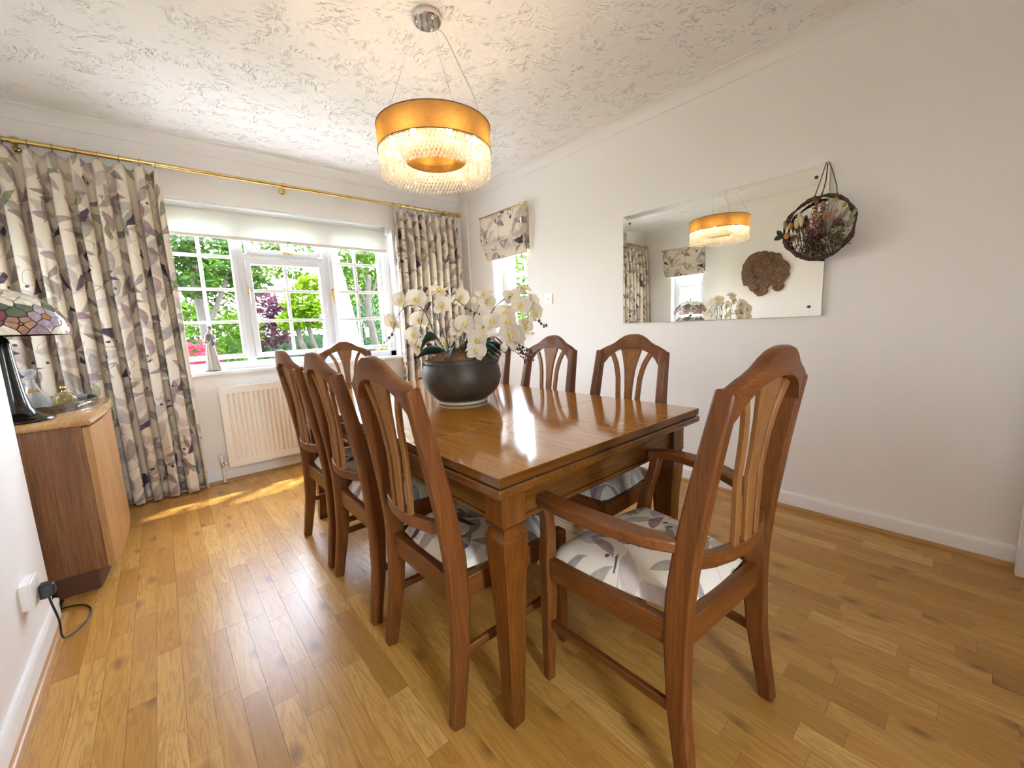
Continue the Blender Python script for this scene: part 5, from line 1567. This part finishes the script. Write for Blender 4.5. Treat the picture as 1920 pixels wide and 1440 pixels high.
bu = thing('burl_wood_slice', 'irregular slab of brown burl wood on the near left wall, seen in the mirror', 'wall decoration', (LX, 1.845, 1.63))
BO = [(2.112, 1.662), (2.091, 1.763), (2.037, 1.849), (1.944, 1.893), (1.859, 1.893), (1.761, 1.864), (1.686, 1.836), (1.663, 1.784), (1.603, 1.72), (1.573, 1.676), (1.584, 1.613), (1.575, 1.58), (1.615, 1.521), (1.635, 1.49), (1.626, 1.441), (1.667, 1.396), (1.711, 1.391), (1.75, 1.428), (1.744, 1.469), (1.774, 1.48), (1.811, 1.442), (1.801, 1.391), (1.846, 1.361), (1.915, 1.347), (1.94, 1.386), (1.998, 1.434), (2.032, 1.481), (2.081, 1.494), (2.101, 1.574)]
pts = [Vector((a - 1.845, b_ - 1.63, 0)) for a, b_ in BO]
fine = []
rr = random.Random(9)
for a, b_ in zip(pts, pts[1:] + pts[:1]):
    for k_ in range(4):
        p = a.lerp(b_, k_ / 4)
        fine.append((p.x + rr.uniform(-.005, .005), p.y + rr.uniform(-.005, .005)))
def burl_mat():
    mt, nt, b = nmat('burl_wood')
    tc = nd(nt, 'ShaderNodeTexCoord')
    n1 = nd(nt, 'ShaderNodeTexNoise', None, Vector=tc.outputs['Object'], Scale=22.0, Detail=5.0, Distortion=1.5)
    n2 = nd(nt, 'ShaderNodeTexNoise', None, Vector=tc.outputs['Object'], Scale=6.0, Detail=2.0)
    c_ = ramp(nt, n1.outputs[0], [(0.34, (0.035, 0.013, 0.005)), (0.5, (0.14, 0.060, 0.020)), (0.68, (0.27, 0.135, 0.052))])
    nt.links.new(mixc(nt, mth(nt, 'MULTIPLY', n2.outputs[0], 0.5), c_, (0.09, 0.04, 0.016)), b.inputs['Base Color'])
    b.inputs['Roughness'].default_value = 0.55
    bp = nd(nt, 'ShaderNodeBump', None, Strength=0.5, Distance=0.006, Height=n1.outputs[0])
    nt.links.new(bp.outputs[0], b.inputs['Normal'])
    return mt
M_BURL = burl_mat()
MB().loft([[(d_, a * s_, b_ * s_) for a, b_ in fine] for d_, s_ in ((0.001, 0.985), (0.012, 1.0), (0.026, 0.99), (0.031, 0.965))]).build('slab', M_BURL, bu, smooth=35)
MB().tube([(0.033, 0.02 + 0.125 * cos(a) + 0.01 * sin(3 * a), 0.05 + 0.13 * sin(a)) for a in [2 * pi * i / 40 * 0.86 - 0.9 for i in range(40)]], 0.008, 7).build('raised_ring', M_BURL, bu, smooth=60)
MB().ball((0.024, 0.10, -0.17), (0.022, 0.065, 0.055), 14, 8).build('burl_lump', M_BURL, bu, smooth=60)

# ================================================================== figurine on the window sill
fg = thing('figurine', 'glazed figurine of a robed woman holding a jug on the sill', 'figurine', (0.305, 3.862, WZ0), 0.35)
M_POR = plain('cream_porcelain', (0.42, 0.38, 0.33), 0.3, coat=0.2)
M_PGR = plain('grey_porcelain', (0.14, 0.135, 0.13), 0.3, coat=0.2)
M_SKIN = plain('skin_porcelain', (0.40, 0.31, 0.24), 0.35)
n_ = 40
def robe_sec(z, rx, ry, fold, cx_=0.0):
    return [(cx_ + (rx + fold * cos(9 * 2 * pi * j / n_ + z * 8)) * cos(2 * pi * j / n_), (ry + fold * cos(9 * 2 * pi * j / n_ + z * 8)) * sin(2 * pi * j / n_), z) for j in range(n_)]
MB().loft([robe_sec(z, a, b_, f_, c_) for z, a, b_, f_, c_ in ((0.010, 0.044, 0.036, 0.006, 0.004), (0.05, 0.040, 0.032, 0.005, 0.003), (0.12, 0.033, 0.026, 0.004, 0.0), (0.18, 0.027, 0.021, 0.003, -0.002), (0.215, 0.020, 0.016, 0.001, -0.003), (0.25, 0.023, 0.017, 0.0005, -0.003), (0.278, 0.024, 0.014, 0, -0.002), (0.290, 0.014, 0.010, 0, 0), (0.296, 0.007, 0.007, 0, 0.001))]).build('robe', M_POR, fg, smooth=60)
bm_ = bmesh.new()
vs_ = [bm_.verts.new(p) for p in ((0, 0, 0.20), (-0.002, 0, 0.255), (0.001, 0, 0.285), (0.003, 0, 0.302), (0.006, 0, 0.322), (0.006, 0, 0.338),
                                  (-0.022, 0.0, 0.276), (-0.034, -0.012, 0.245), (-0.022, -0.030, 0.222), (-0.012, -0.036, 0.218),
                                  (0.022, 0.0, 0.276), (0.034, -0.010, 0.250), (0.020, -0.030, 0.232), (0.008, -0.036, 0.226))]
for a, b_ in ((0, 1), (1, 2), (2, 3), (3, 4), (4, 5), (2, 6), (6, 7), (7, 8), (8, 9), (2, 10), (10, 11), (11, 12), (12, 13)): bm_.edges.new((vs_[a], vs_[b_]))
me = bpy.data.meshes.new('body'); bm_.to_mesh(me); bm_.free()
body = bpy.data.objects.new('body', me); col.objects.link(body); body.parent = fg
body.modifiers.new('skin', 'SKIN')
sv = me.skin_vertices.new() if not me.skin_vertices else me.skin_vertices[0]
rad_ = [0.016, 0.018, 0.012, 0.006, 0.0145, 0.012, 0.009, 0.0075, 0.006, 0.005, 0.009, 0.0075, 0.006, 0.005]
for i, s_ in enumerate(me.skin_vertices[0].data):
    s_.radius = (rad_[i], rad_[i]); s_.use_root = (i == 0)
ss = body.modifiers.new('subsurf', 'SUBSURF'); ss.levels = 2; ss.render_levels = 2
me.materials.append(M_SKIN)
MB().ball((0.010, 0.003, 0.330), (0.017, 0.018, 0.019), 12, 8).ball((0.014, 0.012, 0.318), (0.010, 0.012, 0.022), 10, 8).build('hair', M_PGR, fg, smooth=60)
MB().ball((0.005, -0.0142, 0.322), (0.002, 0.0035, 0.003), 6, 5).build('nose', M_SKIN, fg, smooth=60)
MB().loft([robe_sec(z, a, b_, 0.0015, -0.002) for z, a, b_ in ((0.215, 0.036, 0.026), (0.24, 0.034, 0.024), (0.265, 0.030, 0.020), (0.284, 0.018, 0.013))]).build('shawl', M_PGR, fg, smooth=60)
MB().lathe([(0.010, 0.195), (0.017, 0.203), (0.020, 0.217), (0.016, 0.232), (0.008, 0.240), (0.010, 0.248)], 14, (-0.006, -0.046, 0)).build('jug', M_PGR, fg, smooth=50)
MB().loft([[(0.056 * q * cos(2 * pi * j / 28), 0.045 * q * sin(2 * pi * j / 28), z) for j in range(28)] for q, z in ((1.0, 0.0), (1.0, 0.008), (0.94, 0.012))]).build('plinth', M_PGR, fg, smooth=40)

# ================================================================== garden
M_LAWN = plain('lawn', (0.07, 0.13, 0.03), 0.95, noise=0.4, nscale=6)
M_PAVE = plain('bounce_paving', (0.42, 0.405, 0.38), 0.9, noise=0.12, nscale=3)
struct(MB().box(-4, BY + TB, -0.30, 6, 6.0, -0.20).box(-5, -6, -0.30, 6, FY - T, -0.05).build('bounce_terrace', M_PAVE), 'unseen pale paving added to bounce daylight into the room')  # out of view, added as a pale reflector throwing daylight up to the ceiling
struct(MB().box(-25, BY + TB, -0.45, 30, 45, -0.25).box(-25, -6, -0.45, LX2 - T, BY + TB, -0.25).box(RX + T, -6, -0.45, 30, BY + TB, -0.25).build('ground', M_LAWN), 'garden lawn outside the windows')
def leafmat(name, c_, t_=None, var=0.45):
    return translucent(name, c_, t_ or tuple(min(1, x * 1.5) for x in c_), 0.45, random_island=var)
LM = {'dark': leafmat('leaf_dark_green', (0.014, 0.032, 0.005)), 'mid': leafmat('leaf_mid_green', (0.030, 0.062, 0.006)), 'lime': leafmat('leaf_yellow_green', (0.060, 0.105, 0.005)),
      'purple': leafmat('leaf_purple', (0.040, 0.014, 0.024)), 'red': leafmat('petal_red', (0.26, 0.014, 0.03)), 'yellow': leafmat('leaf_golden', (0.09, 0.10, 0.008)), 'teal': leafmat('leaf_blue_green', (0.024, 0.056, 0.024))}
M_BARK = plain('garden_bark', (0.030, 0.024, 0.018), 0.9, noise=0.4, nscale=12)
def foliage(name, parent, blobs, n, size, mat, seed, O):
    r_ = random.Random(seed)
    mb = MB()
    wts = [b_[1][0] * b_[1][1] + b_[1][2] * b_[1][0] for b_ in blobs]
    for i in range(n):
        c_, rad = r_.choices(blobs, wts)[0]
        d_ = Vector((r_.gauss(0, 1), r_.gauss(0, 1), r_.gauss(0, 1))).normalized()
        q = r_.uniform(0.55, 1.05)
        p = Vector((c_[0] + d_.x * rad[0] * q, c_[1] + d_.y * rad[1] * q, c_[2] + d_.z * rad[2] * q)) - Vector(O)
        a = Vector((r_.gauss(0, 1), r_.gauss(0, 1), r_.gauss(0, 0.6))).normalized()
        b_ = a.cross(Vector((r_.gauss(0, 1), r_.gauss(0, 1), r_.gauss(0, 1)))).normalized()
        s = size * r_.uniform(0.6, 1.3)
        mb.add([p - a * s, p + b_ * s * 0.42 + a * s * 0.1, p + a * s, p - b_ * s * 0.42 + a * s * 0.1], [(0, 1, 2, 3)])
    me = bpy.data.meshes.new(name)
    me.from_pydata(mb.v, [], mb.f)
    me.materials.append(mat)
    o_ = bpy.data.objects.new(name, me)
    col.objects.link(o_); o_.parent = parent; o_['kind'] = 'stuff'
def plant(name, label, cat, base, trunks, blobs, n, size, mat, seed, group=None):
    t_ = thing(name, label, cat, base, 0, group)
    B0 = Vector(base)
    for path, r0, r1 in trunks:
        p_ = catmull(path, 4)
        MB().tube([p - B0 for p in p_], [r0 + (r1 - r0) * i / (len(p_) - 1) for i in range(len(p_))], 8).build('trunk' if r0 > 0.03 else 'branch', M_BARK, t_, smooth=60)
    foliage('foliage', t_, blobs, n, size, mat, seed, base)
    return t_
G0 = -0.25
plant('garden_tree', 'dark green tree with a pale trunk behind the left window panes', 'tree', (0.56, 7.2, G0),
      [([(0.56, 7.2, G0), (0.54, 7.2, 1.0), (0.50, 7.2, 2.0), (0.55, 7.2, 3.2)], 0.07, 0.04), ([(0.54, 7.2, 1.2), (0.85, 7.2, 1.9), (1.15, 7.2, 2.6)], 0.035, 0.02), ([(0.52, 7.2, 1.6), (0.2, 7.2, 2.2)], 0.03, 0.015)],
      [((0.2, 7.2, 2.35), (0.42, 0.5, 0.32)), ((0.75, 7.3, 2.25), (0.45, 0.5, 0.34)), ((1.15, 7.3, 2.0), (0.30, 0.4, 0.26)), ((0.45, 7.1, 1.85), (0.32, 0.4, 0.2)), ((0.3, 7.3, 2.95), (0.6, 0.5, 0.35))], 2600, 0.06, LM['dark'], 1)
plant('garden_shrub', 'bright green shrub low behind the left panes', 'shrub', (0.8, 8.0, G0), [([(0.8, 8.0, G0), (0.8, 8.0, 0.9)], 0.03, 0.02)],
      [((0.45, 8.0, 1.45), (0.35, 0.4, 0.28)), ((0.95, 8.0, 1.25), (0.45, 0.4, 0.35)), ((0.7, 8.0, 0.6), (0.6, 0.4, 0.5))], 1500, 0.055, LM['mid'], 2)
plant('azalea', 'red flowering azalea seen behind the figurine', 'shrub', (0.33, 6.4, G0), [([(0.33, 6.4, G0), (0.33, 6.4, 0.6)], 0.03, 0.02)],
      [((0.33, 6.4, 0.86), (0.26, 0.3, 0.26)), ((0.2, 6.4, 0.6), (0.35, 0.3, 0.35))], 900, 0.038, LM['red'], 3)
plant('maple', 'purple-leaved maple behind the middle casement', 'tree', (1.62, 8.6, G0), [([(1.62, 8.6, G0), (1.6, 8.6, 0.8), (1.65, 8.6, 1.4)], 0.05, 0.03)],
      [((1.52, 8.6, 1.72), (0.30, 0.3, 0.26)), ((1.85, 8.6, 1.50), (0.28, 0.3, 0.22)), ((1.6, 8.6, 1.15), (0.40, 0.3, 0.26))], 1300, 0.05, LM['purple'], 4)
plant('acer', 'yellow-green acer with curving pale stems behind the middle casement', 'tree', (1.95, 7.4, G0),
      [([(1.95, 7.4, G0), (1.97, 7.4, 0.5), (1.80, 7.4, 1.0), (1.78, 7.4, 1.4)], 0.06, 0.035), ([(2.02, 7.4, G0), (2.10, 7.4, 0.5), (1.98, 7.4, 1.0), (1.90, 7.4, 1.5)], 0.05, 0.03)],
      [((1.90, 7.4, 1.66), (0.34, 0.35, 0.28)), ((2.10, 7.4, 1.42), (0.26, 0.3, 0.22)), ((1.70, 7.4, 1.35), (0.22, 0.3, 0.16)), ((2.05, 7.4, 1.95), (0.24, 0.3, 0.14))], 1700, 0.055, LM['lime'], 5)
plant('garden_tree', 'light green overhanging tree above the middle casement', 'tree', (1.3, 9.6, G0), [([(1.3, 9.6, G0), (1.35, 9.6, 1.5), (1.5, 9.6, 3.0)], 0.07, 0.04)],
      [((1.6, 9.6, 2.95), (0.6, 0.5, 0.3)), ((2.5, 9.6, 2.85), (0.6, 0.5, 0.3)), ((1.0, 9.6, 2.4), (0.5, 0.4, 0.25)), ((2.2, 9.6, 2.45), (0.45, 0.4, 0.18))], 1700, 0.06, LM['mid'], 6)
plant('garden_tree', 'bare-branched tree behind the right-hand panes', 'tree', (3.28, 8.0, G0),
      [([(3.28, 8.0, G0), (3.30, 8.0, 0.8), (3.22, 8.0, 1.6), (3.3, 8.0, 2.2)], 0.085, 0.05), ([(3.22, 8.0, 1.6), (3.0, 8.0, 2.2), (2.9, 8.0, 2.8)], 0.03, 0.015), ([(3.26, 8.0, 1.7), (3.5, 8.0, 2.3), (3.6, 8.0, 2.9)], 0.03, 0.015), ([(3.22, 8.0, 1.45), (3.0, 8.0, 1.8), (2.85, 8.0, 2.0)], 0.02, 0.01), ([(3.3, 8.0, 1.3), (3.55, 8.0, 1.7)], 0.02, 0.01), ([(3.24, 8.0, 1.9), (3.15, 8.0, 2.5)], 0.02, 0.01)],
      [((3.0, 8.0, 2.65), (0.35, 0.4, 0.25)), ((3.5, 8.0, 2.75), (0.4, 0.4, 0.28)), ((2.75, 8.1, 2.2), (0.22, 0.3, 0.2)), ((3.7, 8.1, 2.2), (0.25, 0.3, 0.25)), ((3.2, 8.3, 2.2), (0.5, 0.3, 0.5))], 2000, 0.055, LM['mid'], 7)
plant('garden_shrub', 'blue-green shrub behind the right-hand panes', 'shrub', (3.8, 9.0, G0), [([(3.8, 9.0, G0), (3.8, 9.0, 0.6)], 0.03, 0.02)],
      [((3.35, 9.0, 1.3), (0.35, 0.4, 0.40)), ((3.9, 9.0, 1.6), (0.4, 0.4, 0.45)), ((3.7, 9.0, 0.7), (0.6, 0.4, 0.6))], 1900, 0.05, LM['teal'], 8)
plant('garden_shrub', 'golden shrub low at the right-hand panes', 'shrub', (3.45, 7.2, G0), [([(3.45, 7.2, G0), (3.45, 7.2, 0.5)], 0.03, 0.02)],
      [((3.3, 7.2, 0.75), (0.28, 0.3, 0.24)), ((3.3, 7.2, 0.4), (0.4, 0.3, 0.3))], 900, 0.045, LM['yellow'], 9)
plant('garden_tree', 'large pale green tree far behind the right-hand panes', 'tree', (6.2, 15.5, G0), [([(6.2, 15.5, G0), (6.2, 15.5, 2.0), (6.3, 15.5, 3.6)], 0.14, 0.07)],
      [((5.6, 15.5, 2.6), (0.9, 0.8, 1.1)), ((6.8, 15.5, 3.2), (1.0, 0.8, 1.0)), ((6.2, 15.3, 1.5), (1.2, 0.7, 0.9))], 3200, 0.095, LM['mid'], 31)
plant('garden_tree', 'large dark green tree far behind the left-hand panes', 'tree', (1.1, 14.5, G0), [([(1.1, 14.5, G0), (1.1, 14.5, 2.0), (1.2, 14.5, 3.4)], 0.14, 0.07)],
      [((0.7, 14.5, 2.3), (0.9, 0.8, 0.9)), ((1.9, 14.5, 2.9), (0.9, 0.8, 0.8)), ((1.0, 14.3, 1.4), (1.1, 0.7, 0.8))], 2800, 0.09, LM['dark'], 32)
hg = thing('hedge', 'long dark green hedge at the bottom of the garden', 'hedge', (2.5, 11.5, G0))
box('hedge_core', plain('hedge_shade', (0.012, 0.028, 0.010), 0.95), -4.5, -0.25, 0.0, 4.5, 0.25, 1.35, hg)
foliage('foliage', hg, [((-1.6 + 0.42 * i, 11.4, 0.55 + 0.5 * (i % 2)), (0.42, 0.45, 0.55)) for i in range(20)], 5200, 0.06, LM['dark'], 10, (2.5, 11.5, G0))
plant('garden_shrub', 'green shrub outside the narrow window by the mirror', 'shrub', (4.9, 5.3, G0), [([(4.9, 5.3, G0), (4.9, 5.3, 1.0)], 0.03, 0.02)],
      [((4.9, 5.3, 1.5), (0.45, 0.5, 0.40)), ((5.0, 5.4, 0.7), (0.6, 0.5, 0.6)), ((4.7, 5.1, 1.1), (0.4, 0.4, 0.4)), ((5.0, 5.25, 2.05), (0.5, 0.55, 0.45))], 2900, 0.055, LM['mid'], 12)
pa = thing('garden_parasol', 'closed white garden parasol behind the right-hand panes', 'parasol', (2.06, 6.2, G0))
M_CANV = translucent('white_canvas', (0.85, 0.85, 0.84), None, 0.3)
nP = 32
MB().loft([[((r + 0.10 * r * cos(8 * 2 * pi * j / nP)) * cos(2 * pi * j / nP), (r + 0.10 * r * cos(8 * 2 * pi * j / nP)) * sin(2 * pi * j / nP), z - G0) for j in range(nP)] for r, z in ((0.27, 0.76), (0.25, 0.92), (0.195, 1.37), (0.115, 1.9), (0.055, 2.25), (0.02, 2.45))]).build('canopy', M_CANV, pa, smooth=60)
MB().tube([(0, 0, 0.0), (0, 0, 2.74)], 0.022, 10).build('pole', plain('parasol_pole', (0.45, 0.30, 0.16), 0.5), pa, smooth=60)
MB().lathe([(0.22, 0.0), (0.22, 0.06), (0.05, 0.09), (0.03, 0.2)], 20).build('base', plain('parasol_base', (0.3, 0.3, 0.3), 0.7), pa, smooth=40)
bf = thing('bird_feeder', 'small bird feeder hung on the bare-branched tree', 'bird feeder', (3.10, 7.86, 1.02))
MB().lathe([(0.035, 0.0), (0.035, 0.15), (0.045, 0.152), (0.012, 0.19)], 12).build('tube', plain('feeder_red', (0.40, 0.22, 0.18), 0.4), bf, smooth=40)
MB().lathe([(0.055, -0.012), (0.055, 0.0), (0.035, 0.002)], 12).build('tray', M_BARK, bf, smooth=40)
MB().tube([(0, 0, 0.19), (0.02, 0.05, 0.34), (0.06, 0.10, 0.5)], 0.004, 5).build('hanger', M_BARK, bf)
hs = thing('neighbour_house', 'pale house with a brown tiled roof beyond the hedge', 'house', (6.0, 21.0, G0))
box('house_wall', plain('pale_render', (0.62, 0.56, 0.50), 0.9), -3.2, 0, 0, 4.5, 5, 3.3, hs)
MB().loft([[(-3.6, -0.4, 3.25), (-3.6, 5.4, 3.25), (-3.6, 2.5, 4.6)], [(4.9, -0.4, 3.25), (4.9, 5.4, 3.25), (4.9, 2.5, 4.6)]]).build('roof', plain('brown_tiles', (0.34, 0.22, 0.17), 0.85, noise=0.25, nscale=8), hs)
for xw in (-2.4, -0.6, 1.6):
    wf = box('window', M_UPVC, xw, -0.03, 1.9, xw + 1.0, 0.0, 2.9, hs)
    box('pane', plain('far_glass', (0.25, 0.30, 0.34), 0.1), xw + 0.08, -0.04, 1.98, xw + 0.92, -0.03, 2.82, wf)
fn = thing('fence', 'white boarded fence outside the recess window, seen in the mirror', 'fence', (-3.0, 4.5, G0))
for i in range(14):
    box('board', plain('fence_white', (0.80, 0.82, 0.83), 0.7), -0.012, -3.5, 0.10 + i * 0.155, 0.012, 3.5, 0.245 + i * 0.155, fn, 0.004)
for yy in (-3.4, -1.2, 1.2, 3.4):
    box('post', plain('fence_white', (0.80, 0.82, 0.83), 0.7), -0.11, yy - 0.05, 0, -0.013, yy + 0.05, 2.35, fn, 0.006)
